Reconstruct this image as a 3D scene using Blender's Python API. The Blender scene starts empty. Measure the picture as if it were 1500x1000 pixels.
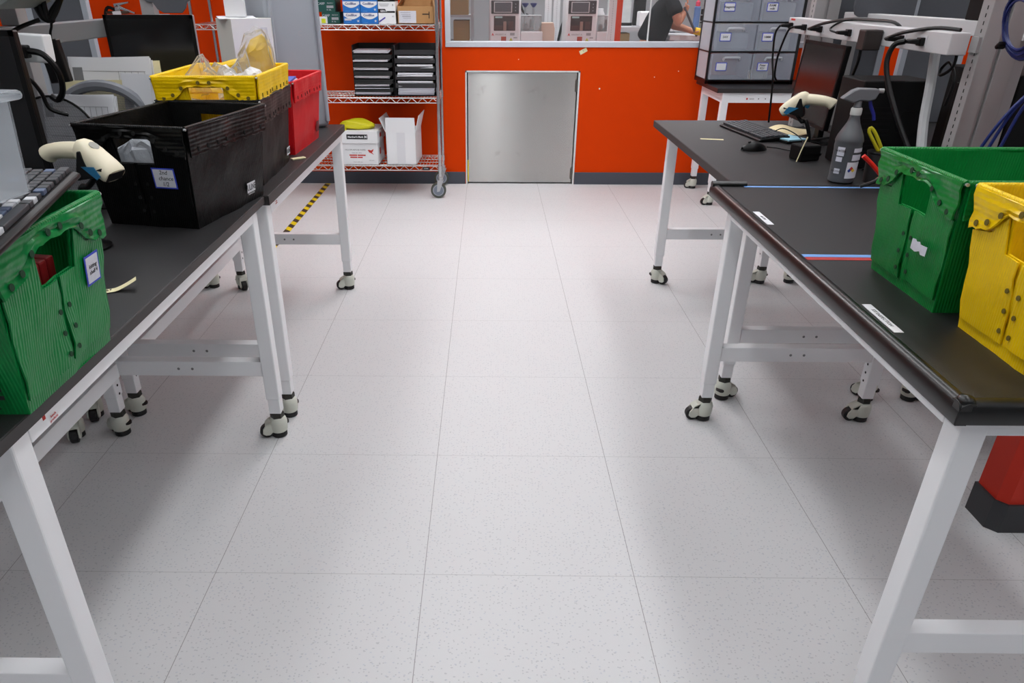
import bpy, bmesh, math, random
from mathutils import Vector, Matrix, Euler
random.seed(7)
sc = bpy.context.scene
COL = sc.collection
PI = math.pi
R = math.radians

# ------------------------------------------------------------------ materials
def lin(c):
    if isinstance(c, str):
        c = c.lstrip('#'); c = [int(c[i:i+2], 16) for i in (0, 2, 4)]
    v = [x/255 for x in c]
    return tuple(x/12.92 if x <= .04045 else ((x+.055)/1.055)**2.4 for x in v) + (1,)
MATS = {}
def mat(name, col, rough=.5, metal=0, noise=0, nscale=40, bump=0, bscale=200, spec=None, emit=0, aniso=0, coat=0):
    if name in MATS: return MATS[name]
    m = bpy.data.materials.new(name); m.use_nodes = True; MATS[name] = m
    nt = m.node_tree; b = nt.nodes['Principled BSDF']
    c = lin(col)
    b.inputs['Base Color'].default_value = c
    b.inputs['Roughness'].default_value = rough
    b.inputs['Metallic'].default_value = metal
    if spec is not None: b.inputs['Specular IOR Level'].default_value = spec
    if aniso: b.inputs['Anisotropic'].default_value = aniso
    if coat: b.inputs['Coat Weight'].default_value = coat
    if emit:
        b.inputs['Emission Color'].default_value = c
        b.inputs['Emission Strength'].default_value = emit
    if noise or bump:
        tc = nt.nodes.new('ShaderNodeTexCoord')
    if noise:
        n = nt.nodes.new('ShaderNodeTexNoise'); n.inputs['Scale'].default_value = nscale; n.inputs['Detail'].default_value = 4
        nt.links.new(tc.outputs['Object'], n.inputs['Vector'])
        mx = nt.nodes.new('ShaderNodeMix'); mx.data_type = 'RGBA'
        mx.inputs[6].default_value = tuple(x*(1-noise) for x in c[:3])+(1,)
        mx.inputs[7].default_value = tuple(min(1, x*(1+noise)) for x in c[:3])+(1,)
        nt.links.new(n.outputs['Fac'], mx.inputs[0]); nt.links.new(mx.outputs[2], b.inputs['Base Color'])
    if bump:
        n2 = nt.nodes.new('ShaderNodeTexNoise'); n2.inputs['Scale'].default_value = bscale
        nt.links.new(tc.outputs['Object'], n2.inputs['Vector'])
        bp = nt.nodes.new('ShaderNodeBump'); bp.inputs['Strength'].default_value = bump; bp.inputs['Distance'].default_value = .002
        nt.links.new(n2.outputs['Fac'], bp.inputs['Height']); nt.links.new(bp.outputs['Normal'], b.inputs['Normal'])
    return m

def corrugated(name, col, rough=.35, axis='h', pitch=.0065, spec=.4):
    """fluted plastic sheet: fine ribs, as a bump that follows the sheet"""
    if name in MATS: return MATS[name]
    m = mat(name, col, rough, spec=spec); nt = m.node_tree; b = nt.nodes['Principled BSDF']
    tc = nt.nodes.new('ShaderNodeTexCoord'); sp = nt.nodes.new('ShaderNodeSeparateXYZ')
    nt.links.new(tc.outputs['Object'], sp.inputs[0])
    def math_(op, a, bb):
        n = nt.nodes.new('ShaderNodeMath'); n.operation = op
        for i, x in enumerate((a, bb)):
            if x is None: continue
            if isinstance(x, (int, float)): n.inputs[i].default_value = x
            else: nt.links.new(x, n.inputs[i])
        return n.outputs[0]
    s = math_('ADD', sp.outputs[0], sp.outputs[1]) if axis == 'h' else sp.outputs[2]
    s = math_('MULTIPLY', s, 2*PI/pitch); s = math_('SINE', s, None)
    n2 = nt.nodes.new('ShaderNodeTexNoise'); n2.inputs['Scale'].default_value = 26; n2.inputs['Detail'].default_value = 3
    nt.links.new(tc.outputs['Object'], n2.inputs['Vector'])
    h = math_('ADD', math_('MULTIPLY', s, .22), math_('MULTIPLY', n2.outputs['Fac'], 3.0))
    bp = nt.nodes.new('ShaderNodeBump'); bp.inputs['Strength'].default_value = .55; bp.inputs['Distance'].default_value = .0022
    nt.links.new(h, bp.inputs['Height']); nt.links.new(bp.outputs['Normal'], b.inputs['Normal'])
    # scuffing
    n3 = nt.nodes.new('ShaderNodeTexNoise'); n3.inputs['Scale'].default_value = 9; n3.inputs['Detail'].default_value = 6
    nt.links.new(tc.outputs['Object'], n3.inputs['Vector'])
    c = lin(col); mx = nt.nodes.new('ShaderNodeMix'); mx.data_type = 'RGBA'
    mx.inputs[6].default_value = tuple(x*.85 for x in c[:3])+(1,); mx.inputs[7].default_value = tuple(min(1, x*1.12) for x in c[:3])+(1,)
    nt.links.new(n3.outputs['Fac'], mx.inputs[0]); nt.links.new(mx.outputs[2], b.inputs['Base Color'])
    return m

def clear(name, tint=(255, 255, 255), opac=.15, rough=.15, gloss=.2, wrinkle=0):
    """thin clear plastic / glass: see-through with a share of diffuse haze and gloss"""
    if name in MATS: return MATS[name]
    m = bpy.data.materials.new(name); m.use_nodes = True; MATS[name] = m
    nt = m.node_tree; nt.nodes.clear()
    out = nt.nodes.new('ShaderNodeOutputMaterial'); t = nt.nodes.new('ShaderNodeBsdfTransparent')
    p = nt.nodes.new('ShaderNodeBsdfPrincipled'); p.inputs['Base Color'].default_value = lin(tint); p.inputs['Roughness'].default_value = rough
    mx = nt.nodes.new('ShaderNodeMixShader'); fr = nt.nodes.new('ShaderNodeFresnel'); fr.inputs[0].default_value = 1.35
    ad = nt.nodes.new('ShaderNodeMath'); ad.operation = 'MULTIPLY_ADD'; ad.use_clamp = True
    nt.links.new(fr.outputs[0], ad.inputs[0]); ad.inputs[1].default_value = gloss; ad.inputs[2].default_value = opac
    nt.links.new(ad.outputs[0], mx.inputs[0]); nt.links.new(t.outputs[0], mx.inputs[1]); nt.links.new(p.outputs[0], mx.inputs[2])
    nt.links.new(mx.outputs[0], out.inputs[0])
    if wrinkle:
        tc = nt.nodes.new('ShaderNodeTexCoord'); n = nt.nodes.new('ShaderNodeTexNoise'); n.inputs['Scale'].default_value = 35; n.inputs['Detail'].default_value = 5
        bp = nt.nodes.new('ShaderNodeBump'); bp.inputs['Strength'].default_value = wrinkle; bp.inputs['Distance'].default_value = .01
        nt.links.new(tc.outputs['Object'], n.inputs[0]); nt.links.new(n.outputs['Fac'], bp.inputs['Height']); nt.links.new(bp.outputs['Normal'], p.inputs['Normal'])
    return m

WHITE = mat('white_powder_coat', (236, 236, 238), .42)
TOP = mat('black_laminate', (31, 30, 31), .45, noise=.12, nscale=300, bump=.25, bscale=900)
EDGE = mat('black_edge_band', (44, 40, 40), .5)
RUBBER = mat('black_rubber', (9, 9, 9), .33)
BLACK = mat('black_plastic', (9, 8, 9), .4, spec=.25)
MATTE = mat('matte_black', (6, 6, 7), .6, spec=.25)
HOLE = mat('hole_dark', (22, 20, 20), .8)
CASTER = mat('caster_ivory', (205, 206, 194), .4)
COLLAR = mat('caster_collar', (38, 36, 28), .5)
WHEEL = mat('caster_wheel', (20, 18, 18), .5)
CHROME = mat('chrome', (196, 198, 200), .22, 1)
STEELPLATE = mat('zinc_plate', (190, 192, 194), .38, .8)
ORANGE = mat('orange_paint', (214, 61, 0), .85, noise=.03, nscale=8, spec=.12)
BASEB = mat('grey_vinyl_base', (70, 74, 84), .5)
PAPER = mat('paper_white', (218, 218, 222), .8)
PAPERG = mat('paper_grey', (205, 205, 214), .85, noise=.1, nscale=120)  # slightly greyer paper tone, mottled by noise
CARD = mat('white_card', (232, 232, 234), .7)
KRAFT = mat('kraft_card', (176, 132, 84), .8, noise=.06, nscale=60)
KRAFTD = mat('kraft_card_dull', (142, 116, 74), .85, noise=.12, nscale=40)
CREAM = mat('scanner_cream', (222, 212, 186), .4)
TEAL = mat('scanner_teal', (20, 100, 140), .4)
BLUE = mat('label_blue', (52, 70, 190), .6)
INK = mat('ink_black', (14, 14, 16), .7)
INKG = mat('ink_grey', (120, 120, 122), .7)
INKR = mat('ink_red', (196, 52, 44), .7)
TAPEB = mat('blue_floor_tape', (112, 158, 220), .6)
TAPER = mat('red_floor_tape', (178, 48, 48), .6)
MASK = mat('masking_tape', (222, 212, 170), .7)
GREYP = mat('grey_plastic', (160, 165, 173), .45)
GREYD = mat('grey_panel', (80, 82, 88), .7, noise=.05, nscale=90)
GREYPOST = mat('grey_post', (152, 149, 149), .5)
RAILM = mat('rail_white', (196, 194, 196), .5)
WIREB = mat('blue_cable', (12, 32, 100), .4)
YELLOWBAG = mat('yellow_bag', (214, 206, 22), .5, bump=.5, bscale=40)
SKIN = mat('skin', (196, 140, 112), .55)
NAVY = mat('black_tee', (13, 14, 20), .9, spec=.2)
JEANS = mat('grey_trousers', (70, 72, 84), .85)
HAIR = mat('dark_hair', (26, 20, 18), .6)
GLASS = clear('window_glass', (240, 244, 244), .015, .02, .5)

def floor_material():
    m = bpy.data.materials.new('vinyl_tile'); m.use_nodes = True
    nt = m.node_tree; b = nt.nodes['Principled BSDF']; N = nt.nodes.new; L = nt.links.new
    tc = N('ShaderNodeTexCoord'); sp = N('ShaderNodeSeparateXYZ'); L(tc.outputs['Object'], sp.inputs[0])
    def M(op, a, bb=None, clampit=False):
        n = N('ShaderNodeMath'); n.operation = op; n.use_clamp = clampit
        for i, x in enumerate((a, bb)):
            if x is None: continue
            if isinstance(x, (int, float)): n.inputs[i].default_value = x
            else: L(x, n.inputs[i])
        return n.outputs[0]
    def seam(o):
        f = M('FRACT', M('ADD', M('MULTIPLY', o, 1/.6096), .5)); d = M('ABSOLUTE', M('SUBTRACT', f, .5))
        return M('LESS_THAN', d, .0010/.6096)
    s = M('MAXIMUM', seam(sp.outputs[0]), M('MULTIPLY', seam(sp.outputs[1]), .55))
    def speck(scale, rad, keep, sx):
        mp = N('ShaderNodeMapping'); mp.inputs['Scale'].default_value = (sx, 1, 1); mp.inputs['Rotation'].default_value = (0, 0, scale)
        L(tc.outputs['Object'], mp.inputs[0])
        v = N('ShaderNodeTexVoronoi'); v.inputs['Scale'].default_value = scale; L(mp.outputs[0], v.inputs['Vector'])
        v.voronoi_dimensions = '2D'
        c = N('ShaderNodeSeparateColor'); L(v.outputs['Color'], c.inputs[0])
        return M('MULTIPLY', M('LESS_THAN', v.outputs['Distance'], rad), M('LESS_THAN', c.outputs[0], keep))
    k = M('MAXIMUM', speck(88, .17, .34, 1.0), speck(62, .12, .25, .55))
    k2 = speck(76, .15, .3, .7)
    def mix(f, c1, c2):
        n = N('ShaderNodeMix'); n.data_type = 'RGBA'
        if isinstance(f, (int, float)): n.inputs[0].default_value = f
        else: L(f, n.inputs[0])
        for i, c in ((6, c1), (7, c2)):
            if isinstance(c, tuple): n.inputs[i].default_value = c
            else: L(c, n.inputs[i])
        return n.outputs[2]
    no = N('ShaderNodeTexNoise'); no.inputs['Scale'].default_value = 1.3; no.inputs['Detail'].default_value = 5; L(tc.outputs['Object'], no.inputs[0])
    base = mix(no.outputs['Fac'], lin((207, 206, 207)), lin((213, 212, 213)))
    c = mix(M('MULTIPLY', k, .4), base, lin((150, 150, 156)))
    c = mix(M('MULTIPLY', k2, .35), c, lin((160, 168, 186)))
    c = mix(M('MULTIPLY', s, .75), c, lin((120, 116, 116)))
    L(c, b.inputs['Base Color']); b.inputs['Roughness'].default_value = .5; b.inputs['Specular IOR Level'].default_value = .22
    n2 = N('ShaderNodeTexNoise'); n2.inputs['Scale'].default_value = 120; L(tc.outputs['Object'], n2.inputs[0])
    bp = N('ShaderNodeBump'); bp.inputs['Strength'].default_value = .06; bp.inputs['Distance'].default_value = .001
    L(n2.outputs['Fac'], bp.inputs['Height']); L(bp.outputs['Normal'], b.inputs['Normal'])
    return m

def hazard_material():
    m = mat('hazard_tape', (230, 200, 20), .5); nt = m.node_tree; b = nt.nodes['Principled BSDF']
    tc = nt.nodes.new('ShaderNodeTexCoord'); w = nt.nodes.new('ShaderNodeTexWave'); w.wave_type = 'BANDS'; w.bands_direction = 'DIAGONAL'
    mp = nt.nodes.new('ShaderNodeMapping'); mp.inputs['Scale'].default_value = (1, 1, 0)
    nt.links.new(tc.outputs['Object'], mp.inputs[0]); nt.links.new(mp.outputs[0], w.inputs['Vector'])
    w.inputs['Scale'].default_value = 4.6
    r = nt.nodes.new('ShaderNodeValToRGB'); r.color_ramp.interpolation = 'CONSTANT'
    r.color_ramp.elements[0].color = lin((236, 208, 16)); r.color_ramp.elements[1].position = .5; r.color_ramp.elements[1].color = lin((62, 58, 50))
    nt.links.new(w.outputs['Fac'], r.inputs[0]); nt.links.new(r.outputs[0], b.inputs['Base Color'])
    return m

def steel_material():
    m = mat('stainless_sheet', (190, 189, 185), .24, 1, aniso=.99); nt = m.node_tree; b = nt.nodes['Principled BSDF']
    tc = nt.nodes.new('ShaderNodeTexCoord')
    n = nt.nodes.new('ShaderNodeTexNoise'); n.inputs['Scale'].default_value = 6; n.inputs['Detail'].default_value = 7; n.inputs['Roughness'].default_value = .6
    nt.links.new(tc.outputs['Object'], n.inputs[0])
    r = nt.nodes.new('ShaderNodeValToRGB')
    r.color_ramp.elements[0].position = .18; r.color_ramp.elements[0].color = lin((150, 147, 140))
    r.color_ramp.elements[1].position = .4; r.color_ramp.elements[1].color = lin((190, 189, 186))
    nt.links.new(n.outputs['Fac'], r.inputs[0]); nt.links.new(r.outputs[0], b.inputs['Base Color'])
    mp2 = nt.nodes.new('ShaderNodeMapping'); mp2.inputs['Scale'].default_value = (2.2, 1, .3); nt.links.new(tc.outputs['Object'], mp2.inputs[0])
    n2 = nt.nodes.new('ShaderNodeTexNoise'); n2.inputs['Scale'].default_value = 1.6; n2.inputs['Detail'].default_value = 1; nt.links.new(mp2.outputs[0], n2.inputs[0])
    bp = nt.nodes.new('ShaderNodeBump'); bp.inputs['Strength'].default_value = .05; bp.inputs['Distance'].default_value = .05
    nt.links.new(n2.outputs['Fac'], bp.inputs['Height']); nt.links.new(bp.outputs['Normal'], b.inputs['Normal'])
    tg = nt.nodes.new('ShaderNodeTangent'); tg.direction_type = 'RADIAL'; tg.axis = 'Z'; nt.links.new(tg.outputs[0], b.inputs['Tangent']); b.inputs['Anisotropic Rotation'].default_value = .25
    return m

# ------------------------------------------------------------------ mesh building
class MB:
    def __init__(s): s.bm = bmesh.new(); s.mi = 0
    def _faces(s, vs, fs):
        bv = [s.bm.verts.new(v) for v in vs]
        for f in fs:
            try:
                q = s.bm.faces.new([bv[i] for i in f]); q.material_index = s.mi
            except ValueError: pass
        return bv
    def m(s, i): s.mi = i; return s
    def box(s, c, d, rot=None):
        c = Vector(c); h = Vector(d)/2
        vs = [Vector((x, y, z)) for x in (-h.x, h.x) for y in (-h.y, h.y) for z in (-h.z, h.z)]
        if rot is not None:
            rm = rot if isinstance(rot, Matrix) else Euler(rot).to_matrix()
            vs = [rm @ v for v in vs]
        s._faces([v+c for v in vs], [(0, 1, 3, 2), (4, 6, 7, 5), (0, 4, 5, 1), (2, 3, 7, 6), (0, 2, 6, 4), (1, 5, 7, 3)]); return s
    def bx(s, x0, x1, y0, y1, z0, z1): return s.box(((x0+x1)/2, (y0+y1)/2, (z0+z1)/2), (abs(x1-x0), abs(y1-y0), abs(z1-z0)))
    def quad(s, *p): s._faces([Vector(q) for q in p], [tuple(range(len(p)))]); return s
    def prism(s, pts, off):
        """polygon (3d points) pushed along off"""
        n = len(pts); o = Vector(off); a = [Vector(p) for p in pts]; b = [p+o for p in a]
        s._faces(a+b, [tuple(range(n))[::-1], tuple(range(n, 2*n))]+[(i, (i+1) % n, n+(i+1) % n, n+i) for i in range(n)]); return s
    def frame(s, p0, p1):
        d = (Vector(p1)-Vector(p0)).normalized()
        u = d.cross(Vector((0, 0, 1)));
        if u.length < 1e-4: u = d.cross(Vector((0, 1, 0)))
        u.normalize(); return d, u, d.cross(u)
    def cyl(s, p0, p1, r, seg=16, r1=None):
        p0 = Vector(p0); p1 = Vector(p1); d, u, v = s.frame(p0, p1); r1 = r if r1 is None else r1
        ring = lambda p, rr: [p+(u*math.cos(2*PI*i/seg)+v*math.sin(2*PI*i/seg))*rr for i in range(seg)]
        s._faces(ring(p0, r)+ring(p1, r1), [tuple(range(seg))[::-1], tuple(range(seg, 2*seg))]+[(i, (i+1) % seg, seg+(i+1) % seg, seg+i) for i in range(seg)]); return s
    def tube(s, pts, r, seg=8, smooth=3):
        P = [Vector(p) for p in pts]
        if smooth and len(P) > 2:
            Q = []
            for i in range(len(P)-1):
                a, b, c, d = P[max(i-1, 0)], P[i], P[i+1], P[min(i+2, len(P)-1)]
                for k in range(smooth):
                    t = k/smooth
                    Q.append(.5*((2*b)+(c-a)*t+(2*a-5*b+4*c-d)*t*t+(3*b-a-3*c+d)*t**3))
            Q.append(P[-1]); P = Q
        vs = []; u = None
        for i, p in enumerate(P):
            d = (P[min(i+1, len(P)-1)]-P[max(i-1, 0)])
            if d.length < 1e-9: d = Vector((0, 0, 1))
            d.normalize()
            if u is None: u = d.orthogonal().normalized()
            else:
                u = u-d*u.dot(d)
                u = u.normalized() if u.length > 1e-6 else d.orthogonal().normalized()
            v = d.cross(u)
            rr = r[min(i, len(r)-1)] if isinstance(r, (list, tuple)) else r
            vs += [p+(u*math.cos(2*PI*k/seg)+v*math.sin(2*PI*k/seg))*rr for k in range(seg)]
        n = len(P); fs = [tuple(range(seg))[::-1], tuple(range((n-1)*seg, n*seg))]
        for i in range(n-1):
            for k in range(seg):
                fs.append((i*seg+k, i*seg+(k+1) % seg, (i+1)*seg+(k+1) % seg, (i+1)*seg+k))
        s._faces(vs, fs); return s
    def lathe(s, prof, c=(0, 0, 0), seg=28, axis=None):
        c = Vector(c); q = Vector((0, 0, 1)).rotation_difference(Vector(axis)) if axis else None
        vs = []
        for r, z in prof:
            for i in range(seg):
                p = Vector((r*math.cos(2*PI*i/seg), r*math.sin(2*PI*i/seg), z))
                vs.append((q @ p if q else p)+c)
        n = len(prof); fs = [tuple(range(seg))[::-1], tuple(range((n-1)*seg, n*seg))]
        for j in range(n-1):
            for i in range(seg): fs.append((j*seg+i, j*seg+(i+1) % seg, (j+1)*seg+(i+1) % seg, (j+1)*seg+i))
        s._faces(vs, fs); return s
    def grid(s, f, nu, nv, skip=None):
        vs = [f(i/nu, j/nv) for j in range(nv+1) for i in range(nu+1)]
        fs = [(j*(nu+1)+i, j*(nu+1)+i+1, (j+1)*(nu+1)+i+1, (j+1)*(nu+1)+i) for j in range(nv) for i in range(nu) if not (skip and skip(i, j))]
        s._faces([Vector(v) for v in vs], fs); return s
    def build(s, name, mats, parent=None, loc=None, rot=None, smooth=False, bevel=0, solid=0, subd=0, merge=0, normals=True, soff=-1):
        if merge: bmesh.ops.remove_doubles(s.bm, verts=s.bm.verts, dist=merge)
        loose = [v for v in s.bm.verts if not v.link_faces]
        if loose: bmesh.ops.delete(s.bm, geom=loose, context='VERTS')
        if normals: bmesh.ops.recalc_face_normals(s.bm, faces=s.bm.faces)
        me = bpy.data.meshes.new(name); s.bm.to_mesh(me); s.bm.free()
        for mm in (mats if isinstance(mats, (list, tuple)) else [mats]): me.materials.append(mm)
        if smooth:
            for p in me.polygons: p.use_smooth = True
        o = bpy.data.objects.new(name, me); COL.objects.link(o)
        if parent: o.parent = parent
        if loc: o.location = loc
        if rot: o.rotation_euler = rot
        if solid:
            md = o.modifiers.new('solid', 'SOLIDIFY'); md.thickness = solid; md.offset = soff
            if smooth:
                es = o.modifiers.new('split', 'EDGE_SPLIT'); es.split_angle = R(40)
        if bevel:
            md = o.modifiers.new('bevel', 'BEVEL'); md.width = bevel; md.segments = 2; md.limit_method = 'ANGLE'; md.angle_limit = R(40)
            if hasattr(md, 'harden_normals'): md.harden_normals = False
        if subd:
            md = o.modifiers.new('sub', 'SUBSURF'); md.levels = subd; md.render_levels = subd
        if smooth == 'auto':
            for p in me.polygons: p.use_smooth = True
            me.set_sharp_from_angle(angle=R(40))
        return o

def tag(o, label, cat, group=None, kind=None):
    o['label'] = label; o['category'] = cat
    if group: o['group'] = group
    if kind: o['kind'] = kind
    return o
def thing(name, label, cat, loc=(0, 0, 0), rz=0, group=None, rot=None):
    o = bpy.data.objects.new(name, None); COL.objects.link(o); o.empty_display_size = .1
    o.location = loc; o.rotation_euler = rot if rot else (0, 0, rz)
    return tag(o, label, cat, group)
def struct(o): o['kind'] = 'structure'; return o
def copy_tree(o, loc, rz=0, label=None, parent=None, skip=()):
    c = o.copy(); COL.objects.link(c)
    if parent: c.parent = parent
    else:
        c.location = loc; c.rotation_euler = (0, 0, rz)
        if label: c['label'] = label
    for ch in [x for x in o.children]:
        if ch.name.split('.')[0] in skip: continue
        copy_tree(ch, None, parent=c, skip=skip)
    return c
def text(name, body, size, m, parent, loc, rot, align='CENTER', shear=0, xs=1, bold=0):
    cu = bpy.data.curves.new(name, 'FONT'); cu.body = body; cu.size = size; cu.align_x = align; cu.align_y = 'CENTER'
    cu.shear = shear; cu.extrude = .0002; cu.resolution_u = 2; cu.offset = bold
    cu.materials.append(m)
    tmp = bpy.data.objects.new(name, cu); COL.objects.link(tmp)
    dg = bpy.context.evaluated_depsgraph_get(); me = bpy.data.meshes.new_from_object(tmp.evaluated_get(dg)); bpy.data.objects.remove(tmp)
    me.name = name
    if not me.materials: me.materials.append(m)
    o = bpy.data.objects.new(name, me); COL.objects.link(o); o.parent = parent; o.location = loc; o.rotation_euler = rot; o.scale = (xs, 1, 1)
    return o
FRONT = (PI/2, 0, 0)          # text that reads from -y
AISLE_L = (PI/2, 0, PI/2)     # text that reads from +x
AISLE_R = (PI/2, 0, -PI/2)    # text that reads from -x

# ------------------------------------------------------------------ camera
cam = bpy.data.cameras.new('camera'); co = bpy.data.objects.new('camera', cam); COL.objects.link(co)
pitch, yaw, roll = .489, -.011, .0018
fw = Vector((math.sin(yaw)*math.cos(pitch), math.cos(yaw)*math.cos(pitch), -math.sin(pitch)))
ri = Vector((math.cos(yaw), -math.sin(yaw), 0)); up = ri.cross(fw)
r2 = ri*math.cos(roll)+up*math.sin(roll); u2 = up*math.cos(roll)-ri*math.sin(roll)
mw = Matrix((r2, u2, -fw)).transposed().to_4x4(); mw.translation = (.1764, -1.5867, 1.5065)
co.matrix_world = mw
cam.sensor_width = 36; cam.lens = 36*1061.4/1500; cam.shift_x = 48/1500; cam.shift_y = 47.6/1500
cam.clip_start = .02; cam.clip_end = 60
sc.camera = co

# ------------------------------------------------------------------ room
FLOOR = floor_material()
YW = 4.78
def slab(name, m, *b):
    o = MB().bx(*b).build(name, m); return struct(o)
slab('floor', FLOOR, -5.2, 5.2, -4.2, 9.4, -.1, 0)
CEIL = mat('ceiling_white', (232, 234, 236), .9)
slab('ceiling', CEIL, -5.2, 5.2, -4.2, 9.4, 3.0, 3.08)
WALLG = mat('wall_grey', (184, 188, 192), .8)
slab('wall_left', WALLG, -5.2, -5.1, -4.2, 9.4, 0, 3)
slab('wall_right', WALLG, 5.1, 5.2, -4.2, 9.4, 0, 3)
slab('wall_front', WALLG, -5.1, 5.1, -4.2, -4.1, 0, 3)
slab('wall_far', WALLG, -5.1, 5.1, 9.3, 9.4, 0, 3)
DX0, DX1, DZ = -.012, .925, .915
WX0, WX1, WZ0, WZ1 = -.13, 3.05, 1.13, 2.3
w = MB()
w.bx(-5.1, DX0, YW, YW+.12, 0, 1.09).bx(DX1, 5.1, YW, YW+.12, 0, 1.09).bx(DX0, DX1, YW, YW+.12, DZ, 1.09)
w.bx(-5.1, WX0-.04, YW, YW+.12, 1.09, 3).bx(WX1+.04, 5.1, YW, YW+.12, 1.09, 3).bx(WX0-.04, WX1+.04, YW, YW+.12, WZ1+.04, 3)
wallb = struct(w.build('wall_back', ORANGE))
b = MB(); b.bx(-5.1, DX0-.005, YW-.008, YW, 0, .103); struct(b.build('baseboard_left', BASEB, bevel=.003))
b = MB(); b.bx(DX1+.002, 5.1, YW-.008, YW, 0, .103); struct(b.build('baseboard_right', BASEB, bevel=.003))
# window
FRAME = mat('window_aluminium', (196, 200, 208), .45)
win = bpy.data.objects.new('window_1', None); COL.objects.link(win); win.location = (0, YW, 0); struct(win)
f = MB()
f.bx(WX0-.04, WX1+.04, -.012, .1, WZ0-.04, WZ0).bx(WX0-.04, WX1+.04, -.012, .1, WZ1, WZ1+.04)
f.bx(WX0-.04, WX0, -.012, .1, WZ0, WZ1).bx(WX1, WX1+.04, -.012, .1, WZ0, WZ1)
f.build('window_frame', FRAME, win, bevel=.003)
MB().bx(WX0, 1.445, .04, .046, WZ0, WZ1).build('window_pane', GLASS, win)
MB().bx(1.455, WX1, .04, .046, WZ0, WZ1).build('window_pane', GLASS, win)
MB().bx(1.445, 1.455, .036, .05, WZ0, WZ1).build('pane_joint', mat('joint_white', (222, 222, 222), .4), win)
# low steel door
STEEL = steel_material()
d = bpy.data.objects.new('door_1', None); COL.objects.link(d); d.location = (0, YW, 0); struct(d)
MB().bx(.008, .902, .012, .03, .012, .9).build('door_panel', STEEL, d, bevel=.002)
TRIMW = mat('chipped_white_trim', (214, 216, 214), .6, noise=.15, nscale=30)
j = MB(); j.bx(DX0, DX0+.012, -.004, .1, 0, DZ).bx(DX1-.014, DX1, -.004, .1, 0, DZ).bx(DX0, DX1, -.004, .1, DZ-.012, DZ).build('door_jamb', TRIMW, d)
for z in (.8, .09):
    h = MB(); h.cyl((.9, .0, z-.045), (.9, .0, z+.045), .009, 12); h.box((.905, .006, z), (.03, .004, .08)).build('hinge', mat('hinge_steel', (120, 118, 112), .4, .9), d, smooth='auto')
MB().bx(.004, .012, .004, .02, .02, .2).build('warning_strip', hazard_material(), d)
MB().bx(DX0, DX1, .08, .09, 0, DZ).build('door_backing', MATTE, d)
# masking tape on the wall
t = MB().box((0, 0, 0), (.062, .001, .03), (0, R(-28), 0)).build('wall_tape', MASK, loc=(.938, YW-.0015, 1.062)); tag(t, 'small torn piece of masking tape stuck on the orange wall below the window', 'tape')
text('tape_mark', 'Y', .02, INKG, t, (0, -.001, 0), (PI/2, R(-28), 0))
CHIP = mat('plaster_chip', (236, 226, 214), .9)
for (x, z, s) in ((1.09, .78, .007), (1.53, .87, .004), (1.72, .915, .004), (.42, 1.0, .0035)):
    MB().cyl((0, 0, 0), (0, -.001, 0), s, 7).build('paint_chip', CHIP, wallb, loc=(x, YW, z))
# orange column under the right benches
colm = MB(); P = [(1.765, .33), (1.765, .24), (1.79, .215), (2.02, .215), (2.02, .33)]
colm.prism([(x, y, 0) for x, y in P], (0, 0, 3)).build('column_1', mat('orange_column_paint', (206, 40, 8), .55)); struct(bpy.data.objects['column_1'])
cb = MB(); P2 = [(1.757, .335), (1.757, .236), (1.786, .207), (2.02, .207), (2.02, .335)]
cb.prism([(x, y, 0) for x, y in P2], (0, 0, .105)).build('baseboard_column', mat('dark_base', (52, 52, 55), .5)); struct(bpy.data.objects['baseboard_column'])

# ------------------------------------------------------------------ ceiling lights (side rows are added fill)
def lamp(name, e): return mat('lamp_diffuser_'+name, (250, 253, 255), .5, emit=e)
def ceiling_light(x, y, lx, ly, label, lm):
    t = thing('ceiling_light', label, 'lamp', (x, y, 3.0), 0, 'ceiling light panels')
    fr = MB(); fr.bx(-lx/2-.03, lx/2+.03, -ly/2-.03, ly/2+.03, -.05, 0).build('housing', WHITE, t)
    MB().bx(-lx/2, lx/2, -ly/2, ly/2, -.056, -.0505).build('diffuser', lm, t)
for y, e in ((-1.9, 5), (.2, 9), (2.2, 10), (4.0, 24)):
    ceiling_light(.185, y, .28, 1.7, 'long white ceiling light panel above the aisle between the benches', lamp('aisle_%d' % e, e))
for x in (-1.3, 1.7):
    for y, e in ((-1.9, 6), (.2, 9), (2.3, 9)):
        ceiling_light(x, y, .28, 1.7, 'white ceiling light panel above one row of benches', lamp('bench_%d' % e, e))
for x in (-3.4, 3.8):  # unseen side rows, added as fill for the floor under the benches
    for y in (-1.0, 1.8):
        ceiling_light(x, y, .28, 1.7, 'unseen white ceiling fill panel added near a side wall', lamp('side', 7))
for x in (.4, 2.4):
    ceiling_light(x, 6.4, .5, 1.5, 'white ceiling light panel in the room behind the glass', lamp('far', 15))
wd = bpy.data.worlds.new('World'); sc.world = wd; wd.use_nodes = True
wd.node_tree.nodes['Background'].inputs[0].default_value = (.9, .95, 1, 1); wd.node_tree.nodes['Background'].inputs[1].default_value = .05

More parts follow.
